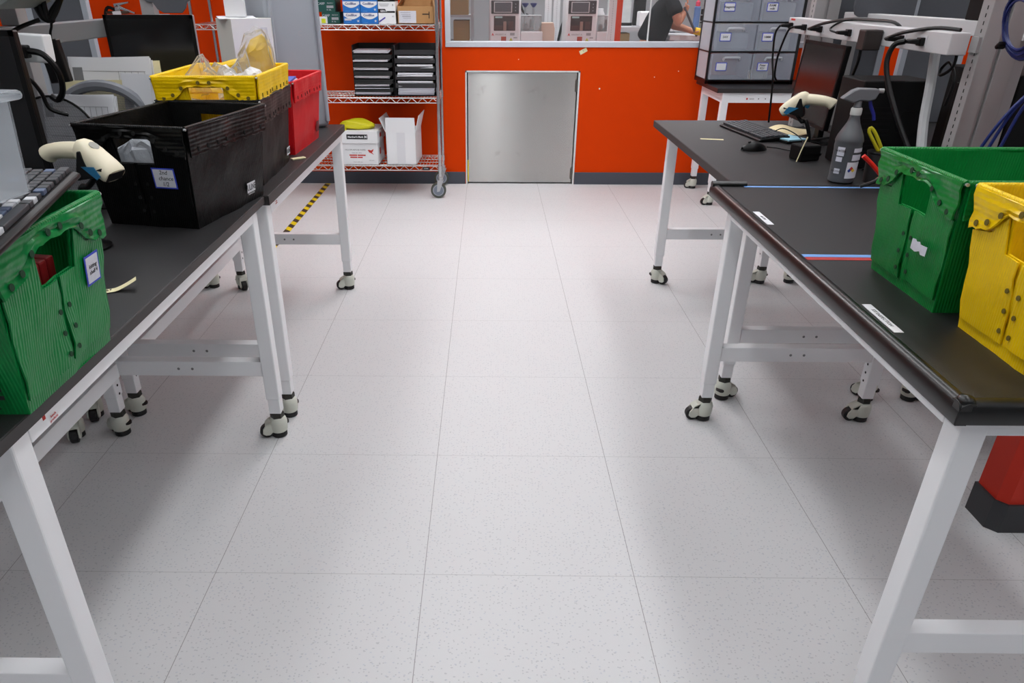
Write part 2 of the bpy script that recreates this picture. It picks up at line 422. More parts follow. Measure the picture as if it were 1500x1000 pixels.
# ------------------------------------------------------------------ benches
def make_caster(parent, x, y, ang):
    if 'caster' in PROTO:
        o = copy_tree(PROTO['caster'], None, parent=parent); o.location = (x, y, 0); o.rotation_euler = (0, 0, ang); return o
    m = MB()
    m.lathe([(.026, .021), (.031, .024), (.033, .04), (.033, .062), (.030, .074), (.022, .082)], seg=24)
    side = [(.0, .079), (.022, .076), (.044, .062), (.058, .04), (.060, .022), (.050, .014), (.034, .014), (.022, .026), (0, .026)]
    m.prism([(a, -.022, z) for a, z in side], (0, .007, 0)).prism([(a, .015, z) for a, z in side], (0, .007, 0))
    m.prism([(a, -.022, z) for a, z in ((0, .079), (.022, .076), (.044, .062), (.05, .055), (.0, .055))], (0, .044, 0))
    o = m.build('caster', CASTER, parent, loc=(x, y, 0), rot=(0, 0, ang), bevel=.002, smooth='auto')
    c = MB().lathe([(.02, .08), (.026, .082), (.026, .098), (.02, .106)], seg=6).build('collar', COLLAR, o, smooth='auto')
    MB().lathe([(.022, 0), (.028, .002), (.028, .016), (.024, .022)], seg=24).build('foot_pad', WHEEL, o, smooth='auto')
    MB().cyl((.044, -.014, .026), (.044, .014, .026), .026, 24).build('wheel', WHEEL, o, bevel=.004, smooth='auto')
    a = MB(); a.lathe([(.008, 0), (.017, .002), (.017, .010), (.008, .012)], seg=14)
    a.build('height_wheel', mat('thumbwheel_dark', (40, 34, 34), .4, .3), o, loc=(-.022, -.012, .044))
    a = MB(); a.lathe([(.0125, 0), (.0125, .003)], seg=16, axis=(-.75, -.66, 0)).build('height_window', WHEEL, o, loc=(-.0235, -.0207, .048)).scale = (1, 1, .65)
    PROTO['caster'] = o
    return o
PROTO = {}
H = .887
def workbench(label, x0, x1, y0, y1, top, legx, legy, outer, rail=False, trim=False, group=None, rz=0, logo=True, pivot=None, casters=(200, 250, 20, -30), th=.032, holes=True, ap=.045):
    """outer=-1/+1: which x side faces the aisle"""
    cx, cy = pivot if pivot else ((x0+x1)/2, (y0+y1)/2)
    t = thing('workbench', label, 'workbench', (cx, cy, 0), rz, group)
    X = lambda x: x-cx
    Yy = lambda y: y-cy
    m = MB(); m.bx(X(x0)+.0015, X(x1)-.0015, Yy(y0)+.0015, Yy(y1)-.0015, top-th, top).build('tabletop', TOP, t, bevel=.002)
    e = MB()
    e.bx(X(x0), X(x0)+.0025, Yy(y0), Yy(y1), top-th-.0005, top-.0012).bx(X(x1)-.0025, X(x1), Yy(y0), Yy(y1), top-th-.0005, top-.0012)
    e.bx(X(x0), X(x1), Yy(y0), Yy(y0)+.0025, top-th-.0005, top-.0012).bx(X(x0), X(x1), Yy(y1)-.0025, Yy(y1), top-th-.0005, top-.0012)
    e.build('edge_band', EDGE, t)
    zt = top-th
    l0, l1 = legx; s0, s1 = legy; g = .025
    # aprons
    f = MB(); f.bx(X(l0)-g, X(l0)+g-.01, Yy(s0)+g, Yy(s1)-g, zt-ap, zt).build('apron', WHITE, t, bevel=.002)
    f = MB(); f.bx(X(l1)-g+.01, X(l1)+g, Yy(s0)+g, Yy(s1)-g, zt-ap, zt).build('apron', WHITE, t, bevel=.002)
    for s in (s0, s1):
        f = MB(); f.bx(X(l0)+g, X(l1)-g, Yy(s)-.018, Yy(s)+.018, zt-ap, zt).build('apron', WHITE, t, bevel=.002)
        f = MB(); f.bx(X(l0)+g, X(l1)-g, Yy(s)-.02, Yy(s)+.02, .262, .32)
        f.build('stretcher', WHITE, t, bevel=.002)
        mx = (l0+l1)/2
        for dx in (-.025, .025): MB().cyl((X(mx+dx), Yy(s)-.0202, .291), (X(mx+dx), Yy(s)-.0212, .291), .005, 10).build('bolt_hole', INKG, t)
    if rail:
        f = MB(); xr = X(l0)+.004
        f.bx(xr, xr+.052, Yy(s0)+.0205, Yy(s1)-.0205, .257, .312).build('long_stretcher', WHITE, t, bevel=.002)
    k = 0
    for lx in (l0, l1):
        for ly in (s0, s1):
            lg = MB().bx(X(lx)-g, X(lx)+g, Yy(ly)-g, Yy(ly)+g, .165, zt).build('leg', WHITE, t, bevel=.004)
            MB().bx(X(lx)-.0215, X(lx)+.0215, Yy(ly)-.0215, Yy(ly)+.0215, .104, .2).build('leg_extension', WHITE, lg, bevel=.002)
            if holes and ((lx == l1) == (outer < 0)):
                sx = X(lx)+outer*g
                for z in (.245, .21, .175): MB().cyl((sx, Yy(ly), z), (sx+outer*.0008, Yy(ly), z), .005, 8).build('adjustment_hole', HOLE, lg)
            make_caster(t, X(lx), Yy(ly), R(casters[k])); k += 1
    if logo:
        xs = X(l0)-g-.0006 if outer < 0 else X(l1)+g+.0006
        yy = Yy(s1)-.06 if logo == 'far' else Yy(s0)+.07
        lg = MB().box((xs, yy-.0*outer, zt-.012), (.0005, .008, .008)).build('maker_logo', INKR, t)
        rot = AISLE_R if outer < 0 else AISLE_L
        text('maker_text', 'bench\nproducts', .007, INKR, lg, (xs+.0005*outer, yy+(.025 if outer > 0 else -.025), zt-.024), rot)
    if trim:
        R_ = .012
        sh = [(-.001, -.037), (.019, -.037), (.021, -.033), (.021, -.014), (.019, -.005), (.015, .001), (.009, .005), (.003, .006), (-.003, .005), (-.008, .0025), (-.010, .0008), (-.001, .0004)]
        m = MB()
        m.prism([(X(x0)-a, Yy(y0)-.02, top+z) for a, z in sh], (0, y1-y0+.022, 0))
        m.prism([(X(x0)-.02, Yy(y0)-a, top+z+.0006) for a, z in sh], (x1-x0+.02, 0, 0))
        m.cyl((X(x0)-.018, Yy(y1)-.008, top+.004), (X(x0)+.105, Yy(y1)-.008, top+.004), .0125, 16)
        m.build('edge_cushion', RUBBER, t, bevel=.003, smooth='auto')
        kn = MB(); kn.lathe([(.0, -.012), (.012, -.01), (.016, 0), (.011, .008), (0, .011)], seg=16).build('cushion_corner', RUBBER, t, loc=(X(x0)-.004, Yy(y0)-.004, top+.004), smooth=True)
    return t
WB = 'white framed workbenches with black tops'
L1 = workbench('near left workbench, the one with the green tote on its black top', -1.30, -.575, -.69, .838, H, (-1.212, -.61), (-.60, .742), 1, rail=True, th=.022, ap=.035, group=WB, casters=(20, 150, 200, 195))
L2 = workbench('far left workbench, the one with the red tote on its black top', -1.30, -.563, .846, 2.305, H, (-1.212, -.605), (.888, 2.271), 1, rail=True, group=WB, logo='near', casters=(150, -60, 200, 195))
L3 = workbench('near bench standing back to back behind the left workbench, mostly hidden', -2.04, -1.32, -.69, .838, H, (-1.965, -1.377), (-.60, .721), -1, group=WB, logo=False, casters=(0, 40, 90, 290))
L4 = workbench('far bench standing back to back behind the left workbench, papers and screen at its edge', -2.04, -1.32, .846, 2.305, H, (-1.965, -1.377), (.871, 2.281), -1, group=WB, logo=False, casters=(0, 40, 290, 200))
R1 = workbench('near right workbench with a thick black rubber cushion around its top edge', .993, 1.70, -.51, 1.027, H, (1.035, 1.655), (-.475, .885), -1, trim=True, group=WB, th=.022, ap=.058, logo='far', casters=(0, 180, 0, 180))
R2 = workbench('far right workbench with keyboard, monitor and spray bottle on its plain black top', 1.062, 1.84, 1.032, 2.475, H, (1.157, 1.757), (1.05, 2.397), -1, group=WB, logo='far', casters=(20, -40, 120, 160))
R4 = workbench('bench standing back to back behind the far right workbench, mostly hidden', 1.86, 2.58, 1.0, 2.475, H, (1.93, 2.50), (1.05, 2.41), 1, group=WB, logo=False, casters=(0, 40, 120, 160))
R3 = workbench('small white workbench against the orange wall carrying the drawer tower', 1.855, 3.05, 4.09, 4.70, .862, (1.925, 2.98), (4.125, 4.66), -1, group=WB, logo=False, holes=False, ap=.07, th=.03, casters=(190, 170, 0, 0))
lg = MB().box((2.085-2.4525, 4.125-4.395-.0186, .79), (.012, .0005, .012)).build('maker_logo', INKR, R3)
text('maker_text', 'bench', .014, INK, lg, (2.12-2.4525, 4.125-4.395-.019, .79), FRONT)
for x in (2.17, 2.22): MB().cyl((x-2.4525, 4.125-4.395-.0182, .79), (x-2.4525, 4.125-4.395-.019, .79), .004, 8).build('bolt_hole', INK, R3)

# tapes and labels lying on the right benches
def flat(name, label, cat, m, x0, x1, y0, y1, z, rz=0, group=None, h=.0006):
    o = MB().bx(-(x1-x0)/2, (x1-x0)/2, -(y1-y0)/2, (y1-y0)/2, 0, h).build(name, m, loc=((x0+x1)/2, (y0+y1)/2, z+.0003), rot=(0, 0, rz))
    return tag(o, label, cat, group)
flat('tape_strip', 'blue tape line along the seam between the two right workbenches', 'tape', TAPEB, 1.085, 1.70, .990, 1.006, H, R(-1))
flat('tape_strip', 'blue tape line across the near right bench above the red one', 'tape', TAPEB, 1.006, 1.68, .236, .256, H, R(-1))
flat('tape_strip', 'red tape line across the near right bench, beside the blue one', 'tape', TAPER, 1.006, 1.68, .212, .234, H, R(-1))
for (x, y, l, tx, lab) in ((1.0205, .606, .14, 'AB-1204', 'white paper label strip on the near right bench close to its far corner'), (1.0195, -.156, .15, 'KIT INSPECTION', 'white paper label strip on the near right bench in front of the green tote')):
    o = flat('label_strip', lab, 'label', PAPER, x-.010, x+.010, y-l/2, y+l/2, H, R(-.7))
    text('label_text', tx, .012, INKG, o, (0, 0, .001), (0, 0, -PI/2))
o = flat('tape_scrap', 'torn piece of cream masking tape on the far right bench left of the keyboard', 'tape', MASK, 1.168, 1.272, 1.908, 1.932, H, R(-12))
# curled tape on the left bench
m = MB()
for i in range(10):
    u = i/9; x = u*.075; z = .002+.018*max(0, u-.45)**1.3*2
    m.quad((x, -.012, z), (x+.0084, -.012, .002+.018*max(0, (i+1)/9-.45)**1.3*2), (x+.0084, .012, .002+.018*max(0, (i+1)/9-.45)**1.3*2), (x, .012, z))
o = m.build('tape_scrap', MASK, loc=(-.715, -.04, H), rot=(0, 0, R(25)), merge=.001, solid=.0006); tag(o, 'curled scrap of cream masking tape beside the green tote on the left bench', 'tape')
text('tape_text', '57', .014, INK, o, (.022, 0, .004), (0, 0, R(10)))
m = MB().bx(-.03, .03, -.012, .012, 0, .006).build('tape_scrap', MASK, loc=(-.60, 1.44, H+.0005), rot=(0, 0, R(40)), bevel=.002); tag(m, 'folded cream tape scrap between black tote and red tote on the left bench', 'tape')
# hazard tape on the floor
HZ = hazard_material()
o = MB().prism([(-1.253, 3.31, .0004), (-1.206, 3.31, .0004), (-1.193, 4.765, .0004), (-1.240, 4.765, .0004)], (0, 0, .0006)).build('hazard_tape', HZ); tag(o, 'long yellow and black striped tape on the floor running to the orange wall', 'tape')
o = MB().prism([(-1.262, 2.93, .0004), (-1.21, 2.93, .0004), (-1.208, 3.17, .0004), (-1.256, 3.17, .0004)], (0, 0, .0006)).build('hazard_tape', HZ); tag(o, 'short piece of yellow and black striped floor tape nearer the left bench', 'tape')

# ------------------------------------------------------------------ totes of fluted plastic
def lerp(a, b, t): return a+(b-a)*t
def tote(label, key, col, loc, rz, Wt=.335, Wb=.285, Lt=.46, Lb=.405, HH=.285, group='fluted plastic totes', near_label=None, cat='tote', rough=.35, tray=False, rim=.0):
    t = thing('tote', label, cat, loc, rz, group)
    sp_ = .18 if key == 'black' else .28
    hole = mat(key+'_hole', tuple(int(c*.42) for c in col), .8)  # tote colour darkened to paint the shade inside fastener and slot recesses
    mh = corrugated(key+'_fluted', col, rough, 'h', spec=sp_); mv = corrugated(key+'_fluted_flap', col, rough*.8, 'v', .011, spec=.3 if key == 'black' else sp_)
    rnd = random.Random(sum(map(ord, label)))
    ph = [rnd.uniform(0, 6) for _ in range(8)]
    wob = lambda a, b, k=1: .0022*k*(math.sin(a*7+ph[0]+b*3)+math.sin(b*11+ph[1]-a*4)+math.sin(a*17+b*13+ph[2])*.5)
    def end(sg):
        return lambda s, tt, off=0: Vector((s*lerp(Wb, Wt, tt)/2, sg*(lerp(Lb, Lt, tt)/2+off+wob(s, tt)*(1-abs(s))), tt*HH))
    def side(sg):
        return lambda s, tt, off=0: Vector((sg*(lerp(Wb, Wt, tt)/2+off+wob(s, tt, 1.3)*(1-abs(s))), s*lerp(Lb, Lt, tt)/2, tt*HH))
    S = sorted(set([-1, -.8, -.6, -.45, -.34, -.2, 0, .2, .34, .45, .6, .8, 1])); T = [0, .12, .26, .42, .56, .655, .77, .885, .92, .96, 1]
    m = MB()
    for sg in (-1, 1):
        e = end(sg); vs = [e(s, tt) for tt in T for s in S]; n = len(S)
        fs = [(j*n+i, j*n+i+1, (j+1)*n+i+1, (j+1)*n+i) for j in range(len(T)-1) for i in range(n-1) if not (abs((S[i]+S[i+1])/2) < .34 and .655 <= T[j] < .885)]
        m._faces(vs, fs)
        e = side(sg); m._faces([e(s, tt) for tt in T for s in S], [(j*n+i, j*n+i+1, (j+1)*n+i+1, (j+1)*n+i) for j in range(len(T)-1) for i in range(n-1)])
    m.quad((-Wb/2, -Lb/2, 0), (Wb/2, -Lb/2, 0), (Wb/2, Lb/2, 0), (-Wb/2, Lb/2, 0))
    body = m.build('body', mh, t, merge=.0005, solid=.004, smooth='auto')
    for sg in (-1, 1):
        e = end(sg)
        # folded end flap, arched over the handle hole
        m = MB(); N = 24; top = []; bot = []
        def lowt(s):
            a = abs(s)
            if a < .36: return .90+.006*math.sin(s*20+ph[3])
            if a < .62: return lerp(.90, .765, (a-.36)/.26)+.008*math.sin(s*31+ph[4])
            return lerp(.765, .725, (a-.62)/.38)+.01*math.sin(s*37+ph[5])
        ss = [lerp(-1.0, 1.0, i/N) for i in range(N+1)]; K = 5
        vs = []
        for k in range(K+1):
            for s in ss:
                tt = lerp(lowt(s), 1.0, k/K); q = e(s, tt, .0085+(.003*math.sin(k*2.1+s*5+ph[6]) if 0 < k < K else 0)+(.003 if k == 0 else 0)); vs.append(q)
        m._faces(vs, [(k*(N+1)+i, k*(N+1)+i+1, (k+1)*(N+1)+i+1, (k+1)*(N+1)+i) for k in range(K) for i in range(N)])
        fl = m.build('end_flap', mv, t, solid=.004, smooth='auto', soff=0)
        for (s, tt) in ((-.11, .945), (.11, .945), (-.46, .885), (.46, .885), (-.66, .81), (.66, .81), (-.86, .775), (.86, .775)):
            p = e(s, tt, .0128); MB().lathe([(.0062, 0), (.0062, .0012)], c=p, seg=10, axis=(0, sg, .1)).build('fastener_hole_shade', hole, fl)
        # two overlapped lower panels with a seam under the hole
        for (a0, a1) in ((-.97, -.05), (.03, .97)):
            m = MB(); us = [-.97, -.8, -.62, -.5, -.37, -.352, -.24, -.14, -.05] if a0 < -.5 else [.03, .13, .24, .352, .37, .5, .62, .8, .97]; vs = []
            for k in range(6):
                for i, s in enumerate(us):
                    tt = lerp(.1 if a0 > -.5 else .085, .65 if abs(s) < .36 else lowt(s)-.005, k/5); vs.append(e(s, tt, .0035+(.0025*math.sin(k*1.9+ph[7]) if i in (0, 8) else 0)))
            m._faces(vs, [(k*9+i, k*9+i+1, (k+1)*9+i+1, (k+1)*9+i) for k in range(5) for i in range(8)])
            sp = m.build('end_panel', mh, t, solid=.003, smooth='auto', soff=0)
            sx = a1-.06 if a0 < -.5 else a0+.09
            for tt in (.17, .31, .45): MB().lathe([(.005, 0), (.005, .001)], c=e(sx, tt, .0068), seg=10, axis=(0, sg, .1)).build('fastener_hole_shade', hole, sp)
        # long side flaps with a row of slots
        e2 = side(sg); m = MB(); vs = []
        for k in range(4):
            for i in range(N+1):
                s = ss[i]*.985; lo = .735+.012*math.sin(s*23+ph[1]); vs.append(e2(s, lerp(lo, 1, k/3), .0075+(.004*abs(math.sin(s*14+ph[2])) if k == 0 else 0)))
        m._faces(vs, [(k*(N+1)+i, k*(N+1)+i+1, (k+1)*(N+1)+i+1, (k+1)*(N+1)+i) for k in range(3) for i in range(N)])
        sf = m.build('side_flap', mv, t, solid=.005, smooth='auto', soff=0)
        for i in range(8):
            s = -.82+i*.235; p = e2(s, .79, .0125); MB().box(p, (.002, .007, .012)).build('slot_hole', hole, sf)
    rm = MB(); tw, tl = Wt/2+.003, Lt/2+.003
    for (a, b_) in (((-tw, -tl), (tw, -tl)), ((tw, -tl), (tw, tl)), ((tw, tl), (-tw, tl)), ((-tw, tl), (-tw, -tl))):
        rm.cyl((a[0], a[1], HH), (b_[0], b_[1], HH), .006, 10)
    rm.build('rim', mh, t, smooth='auto')
    wr = MB()
    for sx in (-1, 1):
        for sy in (-1, 1): wr.cyl((sx*(tw-.004), sy*(tl+.001), HH-.002), (sx*(tw+.006), sy*(tl+.001), HH-.002), .0035, 8)
    wr.build('wire_end', STEELPLATE, t)
    return t
GREEN = (8, 122, 58); YEL = (240, 198, 4)
def end_label(t, s, z, w, h, body, size, Wt=.335, Wb=.285, Lt=.46, Lb=.405, HH=.285, roll=0):
    y = -lerp(Lb, Lt, z/HH)/2-.0085
    tilt = math.atan2((Lt-Lb)/2, HH)
    o = MB().box((0, 0, 0), (w, .0006, h)).build('label', BLUE, t, loc=(s, y, z), rot=(-tilt*-1, roll, 0))
    MB().box((0, -.0006, 0), (w-.008, .0006, h-.008)).build('label_paper', PAPERG, o)
    text('label_text', body, size, INK, o, (0, -.0012, 0), FRONT, shear=.2)
    return o
tG = tote('near left green tote with a keyboard lying on it, red contents in its handle hole', 'green', GREEN, (-.775, -.432, H), PI/2)
end_label(tG, .103, .165, .05, .056, 'kitting\nshelf 4', .011)
text('logo_text', 'ULINE', .05, INK, tG, (-.1575, -.112, .052), (PI/2, 0, -PI/2), bold=.0015)
text('logo_text', '1-800-295-5516', .012, INK, tG, (-.1565, -.13, .02), (PI/2, 0, -PI/2))
red = MB()
for k in range(6): red.box((-.06+k*.024, 0, .1), (.022, .05, .195), (R(4), 0, 0))
o = red.build('parts_bag', mat('red_content', (150, 24, 30), .5), loc=(-.625, -.432, H+.006), rot=(0, 0, PI/2), bevel=.004); tag(o, 'dark red ribbed contents seen through the handle hole of the left green tote', 'container')
tA = tote('open black tote with a handwritten blue bordered label on its end', 'black', (9, 9, 9), (-.762, .687, H), R(-11), rough=.42)
o = end_label(tA, .078, .148, .07, .058, '2nd\n  chance\n1/2', .0165)
lp = MB().box((.1535, .11, .05), (.0006, .052, .032), (0, R(5), 0)).build('logo', PAPER, tA)
text('logo_text', 'ULINE', .027, INK, lp, (.1545, .11, .05), (PI/2, 0, PI/2), xs=.74, bold=.0001)
text('logo_text', '1-800-295-5510', .0062, PAPER, lp, (.1515, .11, .029), (PI/2, 0, PI/2))
tB = tote('black tote behind the labelled black one, with a yellow tote nested in its top', 'black', (9, 9, 9), (-.765, 1.19, H), R(1.5), rough=.42)
lp = MB().box((.1545, .165, .05), (.0006, .05, .03), (0, R(5), 0)).build('logo', PAPER, tB)
text('logo_text', 'ULINE', .025, INK, lp, (.1555, .165, .05), (PI/2, 0, PI/2), xs=.74, bold=.0001)
tY = tote('yellow tote nested in the black tote, holding plastic bags', 'yellow', YEL, (-.765, 1.19, H+.075), R(1.5), rough=.4)
tR = tote('red tote on the left bench in front of the tall grey bin', 'red', (205, 16, 26), (-.768, 1.735, H), R(-2), rough=.45)
lp = MB().box((.155, .155, .06), (.0006, .04, .045), (0, R(5), 0)).build('logo', mat('faded_red_print', (96, 20, 28), .6), tR)
tRG = tote('green tote on the right bench with a scrap of torn white label on its end', 'green_deep', (8, 122, 50), (1.345, .017, H), -PI/2)
lb = MB(); pts = [(-.03, .012), (-.018, .014), (-.012, .010), (.0, .013), (.004, .008), (.03, .010), (.03, -.010), (.012, -.012), (.006, -.006), (-.01, -.012), (-.03, -.010)]
lb.prism([(x+.078, -.2335, z+.125) for x, z in pts], (0, -.0006, 0)).build('label', PAPERG, tRG)
tRY = tote('yellow tote at the near end of the right bench beside the green tote', 'yellow', YEL, (1.358, -.342, H), R(-90.5))

# ------------------------------------------------------------------ desk things shared by both sides
SCREEN = mat('dark_screen', (9, 9, 10), .16, spec=.6)
def monitor(label, loc, rz, wd_, ht, zc, tilt=0, back=BLACK, silver=False):
    """stands on a bench; screen faces local -y; zc = screen centre above the bench"""
    t = thing('monitor', label, 'monitor', loc, rz)
    M4 = Matrix.Rotation(tilt, 3, 'X')
    c = Vector((0, 0, zc))
    m = MB(); m.box(c, (wd_, .022, ht), M4); m.box(c+M4 @ Vector((0, .022, 0)), (wd_*.7, .03, ht*.7), M4)
    m.build('screen_case', STEELPLATE if silver else BLACK, t, bevel=.004)
    MB().box(c+M4 @ Vector((0, -.0113, 0)), (wd_-.024, .0012, ht-.026), M4).build('screen', SCREEN, t)
    bz = MB()
    for sx in (-1, 1): bz.box(c+M4 @ Vector((sx*(wd_/2-.006), -.0118, 0)), (.013, .002, ht), M4)
    for sz in (-1, 1): bz.box(c+M4 @ Vector((0, -.0118, sz*(ht/2-.0065))), (wd_, .002, .0135), M4)
    bz.build('bezel', BLACK, t)
    s = MB(); s.box((0, .055, zc/2-.01), (.05, .025, zc-.02)).build('stand', BLACK, t, bevel=.004)
    MB().lathe([(.088, .0), (.09, .006), (.05, .014), (.02, .016)], c=(0, .05, 0.0005)).build('base', BLACK, t, smooth='auto')
    return t
# ---- left bench
monitor('black monitor with dark screen behind the yellow tote on the left bench', (-1.13, 1.50, H), R(0), .345, .30, .378, silver=True)
monitor('tall black monitor at the left picture edge behind the clear bin', (-1.12, .31, H), 0, .335, .46, .30)
# grey bin on its end
P = [(-.62, 2.235), (-.835, 2.06), (-1.0, 2.20), (-.80, 2.38)]
t = thing('storage_bin', 'tall grey plastic bin standing on its end at the far end of the left bench', 'bin', (-.80, 2.2, H))
def inset(k): 
    c = Vector((-.81, 2.22)); return [tuple(c+(Vector(p)-c)*k) for p in P]
m = MB(); zz = [(0, .97), (.02, 1.0), (.62, .93), (.66, .9)]
vs = []
for z, k in zz: vs += [Vector((x+.80, y-2.2, z)) for x, y in inset(k)]
m._faces(vs, [(0, 3, 2, 1), (12, 13, 14, 15)]+[(r*4+i, r*4+(i+1) % 4, r*4+4+(i+1) % 4, r*4+4+i) for r in range(3) for i in range(4)])
m.build('body', GREYP, t, bevel=.018, smooth='auto')
r_ = MB()
a, b_ = Vector((-.62+.80, 2.235-2.2, 0)), Vector((-.835+.80, 2.06-2.2, 0))
n_ = (a-b_).cross(Vector((0, 0, 1))).normalized()
for k in (.08, .94):
    p = b_.lerp(a, k) + n_*.004
    r_.tube([p+Vector((0, 0, .03)), p*0.965+Vector((0, 0, .6))], .011, 8, 0)
p = b_.lerp(a, .55)+n_*.002
r_.build('rib', GREYP, t, smooth='auto')
text('recycling_mark', 'C', .03, mat('faint_print', (170, 168, 172), .6), t, tuple(b_.lerp(a, .58)*.955+n_*.006+Vector((0, 0, .43))), (PI/2, 0, math.atan2((a-b_).y, (a-b_).x)))
# white carton with printed label, and folded card behind
OFFW = mat('off_white_card', (214, 212, 204), .7)
t = thing('carton', 'off white carton with a printed label standing behind the yellow tote', 'box', (-.86, 2.06, H), R(0))
P = [(-.15, .035), (-.055, -.05), (.095, .05), (.09, .075), (-.10, .10)]
t.location = (-.90, 1.98, H)
m = MB(); m.prism([(x, y, 0) for x, y in P], (0, 0, .50)).build('body', OFFW, t, bevel=.002)
MB().box((.0205, -.0025, .25), (.178, .003, .498), (0, 0, math.atan2(.10, .15))).build('side_panel', CARD, t)
MB().box((-.05, .02, .503), (.16, .09, .003), (R(5), 0, R(25))).build('flap', CARD, t)
ang = math.atan2(.10, .15)
lab = MB().box((.066, .0255, .40), (.03, .001, .125), (0, 0, ang)).build('label', PAPERG, t)
text('label_text', 'SHIPPING LABEL', .010, INK, lab, (.072, .0285, .375), (PI/2, R(90), ang))
o = MB().box((0, 0, .04), (.085, .07, .08), (0, 0, R(12))).build('card_box', CARD, loc=(-.955, 2.02, H+.506)); tag(o, 'small white card box on top of the off white carton', 'box')
# clear plastic bin on the keyboard
CLEARB = clear('milky_clear_plastic', (206, 212, 218), .2, .35, .3)
t = thing('clear_bin', 'milky clear plastic bin at the left edge on top of the near green tote', 'bin', (-.69, -.60, 1.222), R(-8))
m = MB(); n = [(-.13, -.17), (.13, -.17), (.13, .17), (-.13, .17)]
vs = [Vector((x*.97, y*.97, .0)) for x, y in n]+[Vector((x*.985, y*.985, .07)) for x, y in n]+[Vector((x, y, .135)) for x, y in n]
m._faces(vs, [(0, 3, 2, 1)]+[(r*4+i, r*4+(i+1) % 4, r*4+4+(i+1) % 4, r*4+4+i) for r in range(2) for i in range(4)])
m.build('body', CLEARB, t, solid=.003, bevel=.012, smooth='auto')
m = MB().bx(-.145, .145, -.185, .185, .136, .15).build('lid', CLEARB, t, bevel=.006, smooth='auto')
# keyboards
KEY = mat('key_dark', (58, 60, 64), .5); KEYL = mat('key_light', (206, 208, 212), .5); KEYB = mat('key_blue_grey', (84, 98, 124), .5)
def keyboard(label, loc, rot, pale=False):
    """long axis local x, typist at -y"""
    t = thing('keyboard', label, 'keyboard', loc, rot=rot)
    m = MB(); m.prism([(-.22, -.07, 0), (-.22, .075, 0), (-.22, .075, .024), (-.22, -.06, .012), (-.22, -.07, .008)], (.44, 0, 0))
    m.build('case', BLACK, t, bevel=.003)
    rnd = random.Random(3); m = MB()
    for r in range(6):
        y = -.048+r*.0205; z = .0135+r*.0018
        x = -.208
        while x < .2:
            wk = .0165
            if r == 0 and -.12 < x < -.02: wk = .105
            elif rnd.random() < .12: wk = .026
            m.m((rnd.choice([0, 0, 0, 1, 0, 2]) if pale else 0)).box((x+wk/2, y, z+.004), (wk, .0165, .009), (R(5), 0, 0)); x += wk+.0025
            if abs(x-.07) < .01 or abs(x-.125) < .006: x += .008
    m.build('keys', [KEY, KEYL, KEYB], t, bevel=.0015)
    return t
keyboard('black keyboard with white and grey keys lying across the near left green tote', (-.598, -.475, 1.182), (R(-4), R(-3), R(101)), True)
keyboard('black wired keyboard on the far right bench in front of the monitor', (1.455, 2.075, H+.001), (0, 0, R(-82)))
